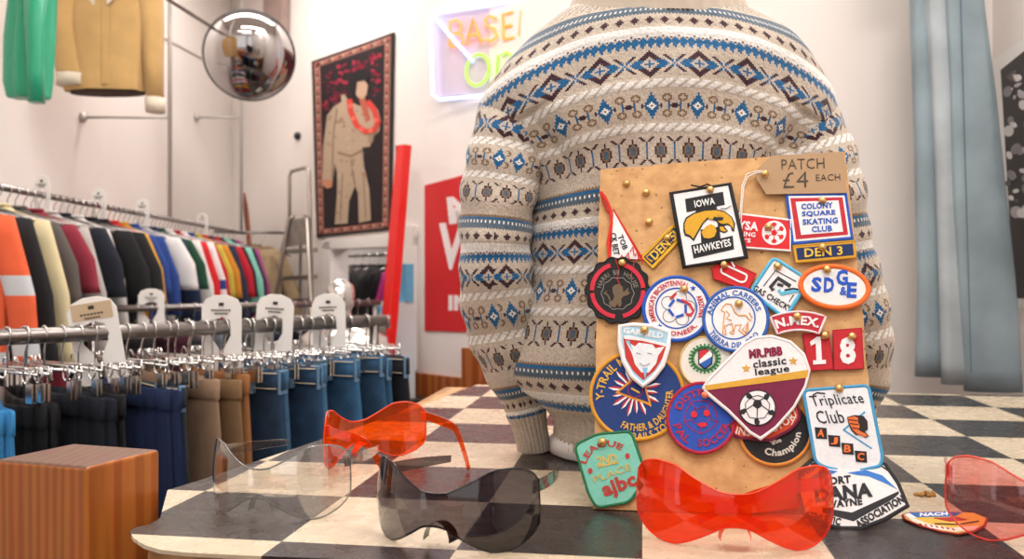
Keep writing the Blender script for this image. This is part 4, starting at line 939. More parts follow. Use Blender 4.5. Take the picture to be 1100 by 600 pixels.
for d, lab, tl, lg, wd, f in ((.13, 'white size card with a tan label, tilted, nearest the camera', -.16, 'tan', .10, .75), (.335, 'white size card standing upright second along the front rail', 0, '', .095, .55), (.435, 'white size card tilted slightly right, third along the front rail', .06, '', .095, .5), (.55, 'white size card at the far end of the front rail', -.03, '', .09, .45)):
    size_card(lab, ra(d), f-.55, tl, lg, wd=wd)
q = rb(.0); size_card('small white size card on the second rail, behind the tan one', rb(.06), .3, 0, '', wd=.1)
# chrome bust beyond the rail end
def P3(u, v, Z): return at(u, v, Z)
c = P3(366, 322, 3.0); r = thing('chrome_mannequin', 'mirror-chrome mannequin head and shoulders beyond the trouser rails', 'mannequin', (c.x, c.y, 0))
m = MB(); z = c.z; m.loft([(0, 0, z-.62, .13, .09), (0, 0, z-.40, .15, .10), (.01, 0, z-.22, .17, .10), (.01, 0, z-.13, .155, .085), (.005, 0, z-.09, .09, .06), (0, 0, z-.065, .038, .038), (0, 0, z-.035, .036, .04), (0, -.01, z-.02, .045, .055), (0, -.005, z+.02, .05, .062), (0, 0, z+.05, .044, .055), (0, 0, z+.072, .02, .028)], 32); m.build('body', chrome, r, True)
m = MB(); m.tube([(0, 0, .02), (0, 0, z-.6)], .02, 12); m.lathe([(.15, 0), (.15, .02), (.02, .03)], 28); m.build('stand', steel, r, True)

# ------------------------------------------------------------------ upper rail of shirts by the left wall
UZ = 1.838
U0, U1 = Vector((-1.86, 2.7)), Vector((-1.965, 6.25)); ud = (U1-U0).normalized(); UA = math.atan2(ud.y, ud.x)-PI/2
ur = rail('long high steel rail of shirts along the left wall', (U0.x, U0.y, UZ), (U1.x, U1.y, UZ), .013, legs=False)
for Z in (4.8, 6.2):
    x = U0.x+(Z-U0.y)*ud.x/ud.y-U0.x; m = MB(); m.tube([(x, Z-U0.y, UZ), (x, Z-U0.y, ZC)], .012, 10)
    wx = leftw.O.x+(Z-leftw.O.y)*.087-U0.x
    zb = H+(300-126)/F*Z; m.tube([(x, Z-U0.y, zb), (wx+.002, Z-U0.y, zb)], .008, 8); m.lathe([(.001, 0), (.03, 0), (.03, .012), (.014, .03), (.001, .03)], 14, M=Matrix.Translation((wx, Z-U0.y, zb)) @ Matrix.Rotation(PI/2, 4, 'Y')); m.build('upright', mat('galvanised_rod', 'c4bfbc', .35, .4), ur, True)
m = MB(); m.tube([(0, 0, UZ-.085), (U1.x-U0.x, U1.y-U0.y, UZ-.085)], .006, 8); m.build('lower_bar', steel, ur, True)
def hanger(label, loc, rz, group, col=None):
    r = thing('clothes_hanger', label, 'hanger', loc, rz, group); m = MB()
    m.tube([(.019*math.cos(a), 0, .019*math.sin(a)-.0065+.0) for a in [math.radians(d) for d in range(190, -61, -22)]]+[(0, 0, -.04), (0, 0, -.085)], .0022, 6); m.build('hook', chrome, r, True)
    m = MB(); m.tube([(-.2, 0, -.135), (-.1, 0, -.098), (0, 0, -.08), (.1, 0, -.098), (.2, 0, -.135)], .005, 6); m.build('arms', col or steel, r, True); return r
def shirt(label, loc, rz, mats, sleeve_l=.24, length=.7, w=.235, bands=None, group='shirts on the upper rail', name='t_shirt', cat='shirt', th=.03):
    r = thing(name, label, cat, loc, rz, group); rp = lambda a, t: .10*math.sin(a*5+t*5)*t+.05*math.sin(a*9)
    z = -.075
    m = MB(); m.loft([(0, 0, z, .075, .022), (0, 0, z-.018, .10, .026), (0, 0, z-.045, .17, th), (0, 0, z-.075, w*.93, th*1.05), (0, 0, z-.15, w, th*1.15), (0, 0, z-.3, w*.98, th*1.3), (0, .004, z-.5, w*.98, th*1.35), (0, .002, z-length+.02, w, th*1.35), (0, 0, z-length, w, th*1.3)], 40, ripple=rp, bands=bands); m.build('body', mats, r, True)
    for s in (-1, 1):
        n = 8; m = MB(); secs = []
        for i in range(n+1):
            t = i/n; secs.append((s*(w*.78+.07*t+.055*min(t*2, 1)), .0, z-.055-(sleeve_l+.02)*t, (.062 if sleeve_l < .42 else .055)-.010*t, th*.95, 0))
        secs.insert(0, (s*w*.70, 0, z-.048, .02, .015))
        m.loft(secs, 20, ripple=lambda a, t: .1*math.sin(a*3+t*4), bands=bands); m.build('sleeve', mats[-1] if bands is None and len(mats) > 1 else mats, r, True)
    m = MB(); m.tube([(.078*math.cos(2*PI*k/20), .024*math.sin(2*PI*k/20), z+.002) for k in range(20)], .007, 6, closed=True); m.build('neckband', mats[0], r, True)
    return r
def cl_(c): return mat('jersey_cloth', c, .9, bump=.3, weave=1200, var=.06, vscale=12)
SH = [('hiviz', 0, .50, 'orange work shirt with silver reflective bands'), ('1a1a1d', 0, .5, 'black sweatshirt behind the orange work shirt'), ('d8c9a0', 0, .5, 'cream knitted long-sleeved top'), ('5a5350', 'lime', .28, 'grey tee with a lime green sleeve hem'), ('8e2a3c', 0, .24, 'burgundy tee, only a sliver showing'), ('b8b0ac', 0, .5, 'pale grey marl sweatshirt'), ('1b1f2c', 0, .26, 'midnight blue tee behind the grey marl sweatshirt'), ('cdc8c4', 0, .4, 'off-white long tee with thin stripes'), ('161619', 0, .3, 'black tee with a round white print'), ('1d1c1f', 0, .3, 'black jersey beside the red jersey'), ('c42224', 'd8a020', .3, 'red jersey with a yellow trim'), ('c8901e', '24428a', .26, 'yellow and blue football shirt'), ('24428a', 0, .36, 'blue shirt next to the yellow football shirt'), ('b8b4b4', 'e8e4e2', .24, 'white and grey raglan shirt'), ('1d2c4c', 0, .4, 'long navy shirt hanging under the size card'), ('1e4a34', 0, .24, 'bottle green tee beside the navy shirt'), ('e6e2e0', 0, .45, 'white long-sleeved shirt with a navy neck'), ('a81e2c', 'd02028', .4, 'crimson football shirt with brighter red sleeves'), ('e8e4e4', 'tri', .4, 'white jersey with a blue block on the sleeve'), ('22407c', 'c42224', .3, 'blue jersey with a red hem'), ('c8b448', 0, .3, 'mustard yellow shirt beside the rust striped one'), ('b83a26', 'd08a2a', .3, 'rust and orange striped shirt'), ('262c44', 0, .45, 'dark navy cardigan beside the red tee'), ('c01c30', 0, .3, 'bright red tee, widest red one on the rail'), ('191a1e', 0, .3, 'plain black tee between the red and the mint shirts'), ('8ed0c0', 0, .4, 'mint green sweatshirt between two black tops'), ('1c1b24', 0, .4, 'inky black top beyond the mint sweatshirt'), ('a8488c', 0, .45, 'magenta top near the rail end'), ('b8aca0', 0, .4, 'beige shirt at the far end of the rail')]
hs0 = None; silver = mat('reflective_band', 'c8ccd0', .4)
for i, (c, c2, sl, lab) in enumerate(SH):
    t = (i+.3)/len(SH); Z = 2.80+(6.08-2.80)*t; x = U0.x+(Z-U0.y)*ud.x/ud.y; tr = UA+math.radians(random.uniform(-5, 5)-14); loc = (x, Z, UZ)
    bands = None
    if c == 'hiviz': ms = [cl_('e8643c'), silver]; bands = lambda t: 1 if (.36 < t < .50 or .68 < t < .84) else 0
    elif c2 == 'tri': ms = [cl_(c), cl_('26408c')]; bands = lambda t: 1 if .5 < t < .64 else 0
    elif c2 == 'lime': ms = [cl_(c), cl_('86c83c')]; bands = lambda t: 1 if t > .9 else 0
    elif c2: ms = [cl_(c), cl_(c2)]
    else: ms = [cl_(c)]
    shirt(lab, loc, tr, ms, sl, .60+random.uniform(-.08, .14), .215+random.uniform(-.03, .02), bands)
    if hs0 is None: hs0 = hanger('slim steel shirt hanger on the upper rail', loc, tr, 'shirt hangers on the upper rail')
    else: dup(hs0, loc, tr)
    if i < 20: dup(hs0, (x, Z+.05, UZ), tr+.06)
for Z, lab in ((3.42, 'small white size card at the left end of the upper rail'), (3.92, 'small white size card above the black jersey'), (4.42, 'small white size card above the white raglan shirt'), (5.35, 'small white size card above the red tee')):
    x = U0.x+(Z-U0.y)*ud.x/ud.y; r = size_card(lab, Vector((x, Z)), -.2, 0, '', wd=.075); r.location.z = UZ+.0
# coats hanging past the rail end
P_ = back.pt(back.hit(262, 300)[0], 0, .22)
def coat(label, u, v, Z, col, w, ln, grp='coats in the corner', sl=.5):
    c = at(u, v, Z); shirt(label, (c.x, c.y, c.z), .2, [mat('canvas', col, .9, bump=.4, bscale=120, var=.15, vscale=9)], sl, ln, w, None, grp, 'coat', 'coat', .05)
    return c
for a in ((268, 252, 5.95, '6e6250', .11, .85, 'olive canvas coat hanging in the corner'), (281, 254, 5.9, 'b09878', .14, .75, 'tan coat hanging behind the olive one')):
    c = coat(a[6], a[0], a[1], a[2], a[3], a[4], a[5]); h = dup(hs0, (c.x, c.y, c.z), .2, 'steel hanger of a corner coat', 'hangers in the corner')
x0 = back.hit(250, 252); 
cpeg = at(270, 249, 5.93); m = MB(); m.tube([(cpeg.x-.25, cpeg.y-.02, cpeg.z), (cpeg.x+.28, cpeg.y+.15, cpeg.z)], .010, 8); pe = at(274, 249, 6.3)
tag(m.build('coat_bar', steel, None, True), 'short steel bar carrying two coats in the corner', 'bar')
# wooden paddle handle leaning in the corner
a = at(262.5, 207, 6.3); b = Vector((a.x+.24, a.y-.1, 0)); m = MB(); m.tube([b, b.lerp(a, .72), b.lerp(a, .95), a], [.03, .034, .032, .012], 10, flat=.5); o = m.build('wooden_pole', wood('red_brown_wood', '7a3a1c', 'a8582c', 5), None, True); tag(o, 'reddish wooden pole with a dark tip leaning in the corner', 'pole')
# ------------------------------------------------------------------ garments high on the left wall
barZ = 2.42
def hang_bar(label, x0, x1, y, z):
    m = MB(); m.tube([(x0, y, z), (x1, y, z)], .011, 10); return tag(m.build('hanging_bar', steel, None, True), label, 'bar')
ZJ = 4.3; c = at(118, 60, ZJ)
jz = at(0, -58, ZJ).z
ZG = 3.72; g = at(34, 50, ZG); m = MB(); m.tube([(g.x-.02, ZG-.35, jz), (g.x, ZG, jz), (c.x, ZJ, jz), (c.x+.03, ZJ+.5, jz)], .011, 10); tag(m.build('hanging_bar', steel, None, True), 'steel bar high on the left carrying the green top and tan jacket', 'bar')
jr = thing('jacket', 'tan corduroy jacket with cream shearling cuffs and collar hanging high on the left', 'jacket', (c.x, ZJ, jz))
tan = mat('tan_corduroy', 'd0a86c', .9, bump=.6, weave=160, var=.08, vscale=10, sheen=.3); fur = mat('cream_shearling', 'e2d6c4', 1, bump=1, bscale=220); dk = mat('dark_lining', '4a3428', .9)
rp = lambda a, t: .05*math.sin(a*6)+.03*math.sin(a*11+t*3)
B0 = -.60-(123-60)*0; zt = lambda v: (at(0, v, ZJ).z-jz)
m = MB(); m.loft([(0, 0, zt(-48), .07, .04), (0, 0, zt(-42), .12, .05), (0, 0, zt(-30), .19, .07), (0, 0, zt(-10), .215, .085), (0, 0, zt(30), .205, .09), (-.01, 0, zt(80), .20, .09), (-.012, 0, zt(84), .205, .093), (-.012, 0, zt(93), .207, .094), (-.01, 0, zt(99), .20, .088)], 48, ripple=rp, cap1=False); m.build('body', tan, jr, True)
m = MB(); m.loft([(-.01, 0, zt(96), .19, .08), (-.01, 0, zt(101), .185, .075)], 40); m.build('lining', dk, jr, True)
m = MB(); m.box((.0, -.094, zt(95)), (.035, -.086, zt(-25))); bevel(m.build('placket', tan, jr), .004)
for s in (-1, 1):
    m = MB()
    if s < 0: S_ = [(-.15, 0, zt(-36), .05, .05), (-.20, 0, zt(-20), .08, .07), (-.225, -.01, zt(30), .072, .07), (-.17, -.03, zt(78), .075, .072), (-.165, -.032, zt(84), .077, .073)]; cu = [(-.165, -.032, zt(82), .082, .078), (-.165, -.032, zt(94), .082, .078), (-.165, -.032, zt(94), .06, .055)]
    else: S_ = [(.15, 0, zt(-36), .05, .05), (.19, 0, zt(-20), .075, .07), (.215, 0, zt(30), .055, .06), (.225, -.01, zt(70), .045, .055), (.232, -.012, zt(108), .043, .05)]; cu = [(.232, -.012, zt(106), .048, .055), (.235, -.012, zt(121), .046, .052), (.235, -.012, zt(121), .033, .04)]
    m.loft(S_, 24, ripple=lambda a, t: .06*math.sin(a*4+t*9)); sl = m.build('sleeve', tan, jr, True); m = MB(); m.loft(cu, 24); m.build('cuff', fur, sl, True)
m = MB()
for s in (-1, 1): m.add([(s*.01, -.075, zt(-20)), (s*.09, -.082, zt(-12)), (s*.075, -.088, zt(3)), (s*.035, -.095, zt(12)), (s*.07, -.05, zt(-46)), (s*.02, -.06, zt(-44)), (s*.12, -.06, zt(-30))], [(0, 1, 2, 3), (0, 5, 4, 6, 1)])
o = m.build('collar', fur, jr); so = o.modifiers.new('s', 'SOLIDIFY'); so.thickness = .012
dup(hs0, (c.x, ZJ, jz), 0, 'steel hanger of the tan jacket', 'hangers high on the left')
ztg = zt; zt = lambda v: at(0, v, ZG).z-jz
gr = thing('satin_top', 'shiny emerald green garment hanging at the top left', 'garment', (g.x, ZG, jz)); gm = mat('emerald_satin', '129a72', .38, bump=.2, bscale=30, sheen=.3)
m = MB(); m.loft([(0, 0, zt(-50), .06, .03), (0, 0, zt(-35), .13, .05), (-.0, 0, zt(0), .095, .05), (-.01, 0, zt(40), .10, .05), (-.015, 0, zt(88), .095, .05), (-.01, 0, zt(104), .085, .05), (-.005, 0, zt(106), .08, .045)], 48, ripple=lambda a, t: .10*math.sin(a*7+t*2)+.05*math.sin(a*13)); m.build('body', gm, gr, True)
m = MB(); m.loft([(.05, -.05, zt(-30), .05, .03), (.04, -.05, zt(30), .04, .03), (.045, -.05, zt(80), .035, .03), (.05, -.05, zt(113), .03, .028)], 20, ripple=lambda a, t: .15*math.sin(a*4+t*5)); m.build('sleeve', gm, gr, True)
dup(hs0, (g.x, ZG, jz), 0, 'steel hanger of the green top', 'hangers high on the left')
# ------------------------------------------------------------------ dome mirror
c = at(268, 60, 5.6); r = thing('convex_mirror', 'round convex security mirror high in the corner', 'mirror', c)
d = Vector((-c.x*.9, -c.y, (1.5-c.z)*1.4)).normalized(); r.rotation_mode = 'QUATERNION'; r.rotation_quaternion = Vector((0, 0, 1)).rotation_difference(d)
R_ = .285; m = MB(); m.lathe([(R_*math.sin(a)+1e-5, R_*.42*math.cos(a)) for a in [PI/2*(1-k/16) for k in range(17)]], 56); m.build('mirror_dome', mat('mirror_glass', 'b4b0b0', .02, 1), r, True)
m = MB(); m.tube([(R_*math.cos(2*PI*k/48), R_*math.sin(2*PI*k/48), 0) for k in range(48)], .010, 8, closed=True); m.lathe([(R_, -.002), (R_, -.012), (.05, -.02), (.05, -.06)], 40); m.build('rim', blackp, r, True)
m = MB(); m.tube([(0, 0, -.05), (0, 0, -.16)], .012, 8); m.build('mount', steel, r, True)
# steel arm running from the left wall up to the mirror, thin one below
a = at(238, 36, 5.75); b = at(160, -14, 4.3); m = MB(); m.tube([b, a], .011, 8); tag(m.build('mirror_arm', mat('dark_steel', '6a5c54', .4, 1), None, True), 'dark steel arm running from the ceiling side to the dome mirror', 'bracket')
m = MB(); m.tube([leftw.pt(leftw.hit(162, 33)[0], leftw.hit(162, 33)[1], .006), leftw.pt(leftw.hit(222, 66)[0], leftw.hit(222, 66)[1], .006)], .007, 6); tag(m.build('wall_cable', mat('painted_cable', 'cfc4be', .6), None, True), 'white-painted cable clipped along the left wall', 'cable')
# brown hanging board in the corner
a = back.hit(292, 0); b = back.hit(312, 38); m = MB(); vs = []
wbox(back, a[0], b[0], H+b[1], ZC-.02, 0.01, .07, m); tag(m.build('corner_duct', mat('brown_card', 'a08a82', .7, var=.1), None), 'brown-grey box duct on the wall above the dome mirror', 'duct')
# plain black knob on the wall; its use is unknown
a = back.hit(321, 146); m = MB(); m.lathe([(.026, 0), (.03, .012), (.02, .03), (.001, .034)], 20); o = m.build('wall_knob', blackp, None, True); o.matrix_basis = back.M(a[0], a[1], 0); tag(o, 'small round black knob on the wall left of the tapestry', 'knob')
# ------------------------------------------------------------------ ladder
def bk(u, v, off): return back.pt(*back.hit(u, v, off), off)
lad = thing('step_ladder', 'folding aluminium step ladder against the wall left of the tapestry', 'ladder'); alm = mat('worn_aluminium', 'a8a098', .38, .85)
o_ = bk(318, 300, .3); lad.location = (o_.x, o_.y, 0); Lc = Vector((o_.x, o_.y, 0))
def LB(name, pts, r=.014, mt_=alm):
    m = MB(); m.tube([Vector(p)-Lc for p in pts], r, 10); return m.build(name, mt_, lad, True)
def down(p, q, z=0.01):
    t = (z-p.z)/(q.z-p.z); return p+(q-p)*t
p1, p2 = bk(310, 236, .32), bk(296, 322, .45); LB('leg', [bk(316, 232, .3), p1, down(p1, p2)])
p1, p2 = bk(330, 236, .32), bk(334, 322, .45); LB('leg', [bk(328, 232, .3), p1, down(p1, p2)])
p1, p2 = bk(304, 262, .16), bk(293, 322, .10); LB('rear_leg', [bk(312, 234, .22), p1, down(p1, bk(290, 330, .10))], .010)
p1 = bk(323, 262, .10); LB('rear_leg', [bk(328, 234, .22), p1, down(p1, bk(322, 330, .06))], .010)
LB('hand_rail', [bk(311, 236, .3), bk(311, 190, .22), bk(313, 184, .22), bk(328, 180, .22), bk(332, 183, .22), bk(335, 330, .22)], .012)
for v in (268, 297, 322):
    a, b = bk(306-(v-268)*.12, v, .36+(v-262)*.0015), bk(331, v-2, .36+(v-262)*.0015); m = MB()
    q = Vector(back.n)*.07
    m.add([Vector(x)-Lc for x in (a, b, b-q, a-q, a-Vector((0, 0, .025)), b-Vector((0, 0, .025)), b-q-Vector((0, 0, .025)), a-q-Vector((0, 0, .025)))], [(0,1,2,3),(4,7,6,5),(0,4,5,1),(1,5,6,2),(2,6,7,3),(3,7,4,0)]); m.build('step', alm, lad)
m = MB(); q = Vector(back.n)*.02; a, b, c2, d2 = bk(311, 236, .31), bk(331, 233, .31), bk(330, 262, .34), bk(307, 265, .34)
m.add([Vector(x)-Lc for x in (a, b, c2, d2, a-q, b-q, c2-q, d2-q)], [(0,1,2,3),(4,7,6,5),(0,4,5,1),(1,5,6,2),(2,6,7,3),(3,7,4,0)]); m.build('platform', mat('worn_aluminium_plate', '8d857e', .5, .6, var=.25, vscale=20), lad)
# ------------------------------------------------------------------ tapestry of a singer
tq = [(334.6, 66), (423, 34.5), (419.5, 247), (340, 255)]
t = Flat('wall_tapestry', 'dark woven tapestry of a figure in a pale suit with a red garland, patterned border', 'tapestry', back, tq, '241a1c', off=.004, t=.010, weave=500, base='cloth')
def tl(a, b):   # 0..1 across, 0..1 down
    x0, y0 = tq[0][0]+(tq[3][0]-tq[0][0])*b, tq[0][1]+(tq[3][1]-tq[0][1])*b; x1, y1 = tq[1][0]+(tq[2][0]-tq[1][0])*b, tq[1][1]+(tq[2][1]-tq[1][1])*b
    return (x0+(x1-x0)*a, y0+(y1-y0)*a)
def fr(i, col, lv):
    j = i*.42
    for q in ([tl(i, j), tl(1-i, j), tl(1-i-.0, j), tl(i, j)],): pass
for w_, cc, lv in ((.035, 'a8786a', 1), (.105, '3a2024', 2), (.125, '201418', 3)):
    q = .42
    t.poly([tl(w_, w_*q), tl(1-w_, w_*q), tl(1-w_, 1-w_*q), tl(w_, 1-w_*q)], cc, 'border_band', lv)
n = 56
for i in range(n):
    b = .02+.96*i/(n-1)
    for s in (.07, .93): t.poly([tl(s-.018, b), tl(s, b-.006), tl(s+.018, b), tl(s, b+.006)], ('c86a5c', '6a2a30', 'd0a890')[i % 3], 'border_motif', 4)
for i in range(22):
    a = .05+.9*i/21
    for b in (.03, .97): t.poly([tl(a-.016, b), tl(a, b-.008), tl(a+.016, b), tl(a, b+.008)], ('c86a5c', '6a2a30', 'd0a890')[i % 3], 'border_motif', 4)
random.seed(11)
for i in range(110):
    a, b = random.uniform(.16, .84), random.uniform(.08, .30)
    if .42 < a < .74 and b > .14: continue
    u, v = tl(a, b); t.poly(circ(u, v, random.uniform(1.4, 3.6), random.uniform(1.2, 3), 9), random.choice(('8a1c34', 'a82440', '6a1830', '4a1424')), 'flower', 4)
X = lambda L: [(320+a/2.4, 20+b/2.4) for a, b in L]
suit = 'b8a088'; suit2 = 'a08870'
t.poly(X([(122, 196), (132, 212), (160, 225), (190, 222), (208, 235), (215, 262), (212, 290), (196, 305), (188, 330), (168, 332), (172, 380), (186, 440), (190, 520), (160, 526), (158, 450), (150, 430), (134, 470), (130, 528), (98, 530), (104, 450), (104, 400), (98, 370), (92, 418), (66, 415), (68, 330), (78, 250), (95, 228), (115, 215), (114, 197)]), suit, 'suit', 5)
t.poly(X([(66, 414), (92, 416), (90, 434), (78, 438), (68, 430)]), 'c8886a', 'figure', 6); t.poly(X([(186, 300), (200, 296), (196, 318), (184, 322)]), suit2, 'suit', 6)
t.poly(X([(152, 160), (166, 154), (178, 160), (183, 175), (180, 196), (172, 208), (162, 208), (154, 198), (150, 178)]), 'c8a48c', 'figure', 6); t.poly(X([(136, 190), (138, 160), (150, 142), (170, 138), (184, 150), (184, 168), (174, 160), (156, 164), (154, 186), (146, 200)]), '141014', 'hair', 7)
t.poly(X([(160, 205), (176, 205), (190, 260), (178, 268)]), 'b8604c', 'figure', 6)
t.line(X([(136, 208), (140, 240), (155, 275), (178, 292), (200, 288), (210, 268), (200, 235), (182, 214)]), 5.5, 'd84438', 'garland', 8)
for (a, b) in ((140, 225), (148, 258), (168, 286), (192, 290), (206, 262)): u, v = X([(a, b)])[0]; t.poly(circ(u, v, 2.4, 2.4, 8), 'f07060', 'garland', 9)
for i in range(60):
    a, b = random.uniform(75, 200), random.uniform(235, 515)
    if (a < 98 and b > 405) or (b > 330 and (a > 185 or a < 104)) or (b > 440 and 130 < a < 162) or (b > 400 and a < 104): continue
    u, v = X([(a, b)])[0]; t.poly(circ(u, v, random.uniform(.8, 2.2), random.uniform(.6, 1.4), 7), random.choice(('9c8870', 'c8b49c', '8a7864', 'a86a58')), 'suit_pattern', 6)
t.line(X([(104, 232), (94, 300), (92, 412)]), .8, '78624e', 'fold', 6); t.line(X([(106, 345), (140, 355), (168, 340)]), 2.2, '8a7058', 'belt', 6); t.line(X([(140, 362), (150, 430)]), 1, '8a7058', 'fold', 6); t.line(X([(118, 400), (112, 520)]), .8, '8a7058', 'fold', 6); t.line(X([(172, 400), (178, 515)]), .8, '8a7058', 'fold', 6)
t.done()
# ------------------------------------------------------------------ red post leaning, clothes in the alcove, parcel box
redpt = mat('red_gloss', 'd8140e', .4)
a, b = bk(434, 156, .16), bk(417.5, 356, .42); dirv = (b-a); b2 = a+dirv*((0.0-a.z)/dirv.z); r_ = thing('red_post', 'long red square post leaning against the wall between tapestry and poster', 'post', (b2.x, b2.y, 0))
m = MB(); e1 = Vector(back.ex)*.036; e2 = Vector(back.n)*.03
A, B_ = a-Vector((b2.x, b2.y, 0)), Vector((0, 0, .0)); vs = [A-e1-e2, A+e1-e2, A+e1+e2, A-e1+e2, B_-e1-e2, B_+e1-e2, B_+e1+e2, B_-e1+e2]
m.add(vs, [(0,1,2,3),(4,7,6,5),(0,4,5,1),(1,5,6,2),(2,6,7,3),(3,7,4,0)]); bevel(m.build('post_box', redpt, r_), .003)
m = MB(); m.box((-.03, -.0, .0), (.03, .05, .05), M=Matrix.Translation(A-Vector((.02, .0, .05)))); m.build('end_cap', blackp, r_)
# alcove rail
al_ = [back.pt(aL-.59, zo-H-.03, -.45), back.pt(aR, zo-H-.03, -.45)]
m = MB(); m.tube(al_, .012, 10); tag(m.build('alcove_rail', steel, None, True), 'steel rail across the recess behind the wall', 'rail')
acol = [('7a6a54', 'khaki coat in the wall recess'), ('4a4440', 'grey-brown coat in the wall recess'), ('2a2724', 'dark brown coat in the wall recess'), ('35312f', 'dark grey coat in the wall recess'), ('1c1b1e', 'black coat left of the pink one in the recess'), ('17171b', 'second black coat left of the pink one'), ('e0409c', 'hot pink jacket in the wall recess'), ('18181e', 'black coat right of the pink one in the recess'), ('1e2028', 'blue-black coat at the right of the recess')]
for i, (cc, lab) in enumerate(acol):
    f = .08+(i+.6)/13.5; q = al_[0].lerp(al_[1], f)
    shirt(lab, (q.x, q.y, q.z), PI/4+.0+random.uniform(-.1, .1), [cl_(cc)], .5, .85, .175, None, 'coats in the wall recess', 'coat', 'coat', .022 if cc != 'e0409c' else .02)
    dup(hs0, (q.x, q.y, q.z), PI/4, 'steel hanger in the wall recess', 'hangers in the wall recess')
# blue-white box
q = bk(417, 360, .25); r_ = thing('cardboard_box', 'blue and white printed carton behind the red post', 'box', (q.x, q.y, 0), -PI/4)
z0, z1 = bk(417, 372, .25).z, bk(417, 324, .25).z
m = MB(); m.box((-.115, -.02, z0-.3), (.10, .12, z1)); m.build('carton', mat('white_carton', 'd8e2e8', .7), r_)
m = MB(); 
for i in range(4):
    for j in range(3): m.box((-.10+j*.066, -.024, z1-.07-i*.075), (-.05+j*.066, -.019, z1-.025-i*.075))
m.build('print', mat('blue_print', '3a98c8', .7), r_); m = MB(); m.box((.0, .04, z1), (.11, .1, z1+.22)); m.build('inner_box', mat('light_blue_card', '66b4dc', .7), r_)
m = MB(); m.box((-.2, -.03, 0), (.2, .2, z0-.3)); tag(m.build('shelf_unit', mat('dark_stained_wood', '3a2a20', .6), None, loc=(q.x, q.y, 0)), 'dark cabinet the blue and white carton stands on', 'cabinet').rotation_euler = (0, 0, -PI/4)
# ------------------------------------------------------------------ red poster
p = Flat('poster', 'red poster with white lettering MENS Vintage IN', 'poster', back, [(456, 199), (640, 150), (640, 362), (456, 355)], 'd2262a', off=.003, t=.004, weave=None, base='paper', rough=.5)
p.text('MENS', 531, 221, 100, 30, 'f2ecec', -6, bold=.06); p.text('Vintage', 538, 268, 136, 66, 'f2ecec', -4, bold=.03, shear=.12); p.text('IN STORE', 530, 325, 96, 17, 'f2ecec', 0, bold=.05); p.done()
# ------------------------------------------------------------------ neon sign
nr = thing('neon_sign', 'glowing neon window sign reading BASEMENT OPEN behind the sweater shoulder', 'sign'); NP = Plane(back.pt(back.hit(465, 60)[0], 0, .10), (.80, -.60, 0), (0, 0, 1))
no = NP.pt(*NP.hit(465, 108)); nr.location = no
def npnt(u, v, off=0): a = NP.hit(u, v, off); return NP.pt(a[0], a[1], off)-no
def neon(name, lines, col, st, r=.008):
    m = MB()
    for L in lines: m.tube([npnt(*q) for q in L], r, 8)
    return m.build(name, mat('neon_'+name, col, .5, emit=st), nr, True)
neon('frame_tube', [[(600, 95), (472, 107), (465, 101), (462, 18), (468, 13), (640, -12)], [(463, 14), (492, 48), (508, 66)]], 'b4ccff', 2.4, .010)
Lx = [[(483, 50), (483, 23)], [(483, 23), (492, 22), (496, 27), (494, 34), (486, 36), (496, 38), (498, 45), (494, 49), (484, 50)], [(501, 49), (508, 20), (513, 34), (517, 46)], [(504, 38), (514, 37)], [(533, 20), (526, 17), (521, 21), (523, 28), (531, 31), (534, 39), (528, 44), (520, 42)], [(551, 13), (540, 15), (541, 42), (553, 40)], [(541, 28), (550, 27)], [(558, 39), (560, 11), (568, 27), (575, 8), (579, 36)], [(596, 4), (584, 6), (586, 34), (598, 32)], [(585, 20), (595, 18)], [(603, 32), (602, 3), (616, 28), (615, 1)], [(619, 1), (635, -2)], [(627, 0), (629, 27)]]
neon('word_tube', Lx, 'ff8c34', 1.7, .0075)
Ly = [[(x, y) for x, y in circ(513, 75, 12, 17, 18, 12)]+[(525, 78)], [(533, 95), (535, 60), (545, 56), (552, 63), (548, 76), (536, 78)], [(572, 52), (559, 55), (561, 86), (574, 84)], [(560, 70), (570, 69)], [(580, 84), (580, 50), (596, 80), (594, 46)]]
neon('lower_word_tube', Ly, '9ade3c', 1.4, .0075)
m = MB(); m.add([npnt(*q, -.03) for q in ((466, 17), (640, -8), (640, 92), (468, 104))]+[npnt(*q, -.038) for q in ((466, 17), (640, -8), (640, 92), (468, 104))], [(0,1,2,3),(4,7,6,5),(0,4,5,1),(1,5,6,2),(2,6,7,3),(3,7,4,0)]); m.build('backing', mat('pale_acrylic', 'd8c8d8', .2), nr)
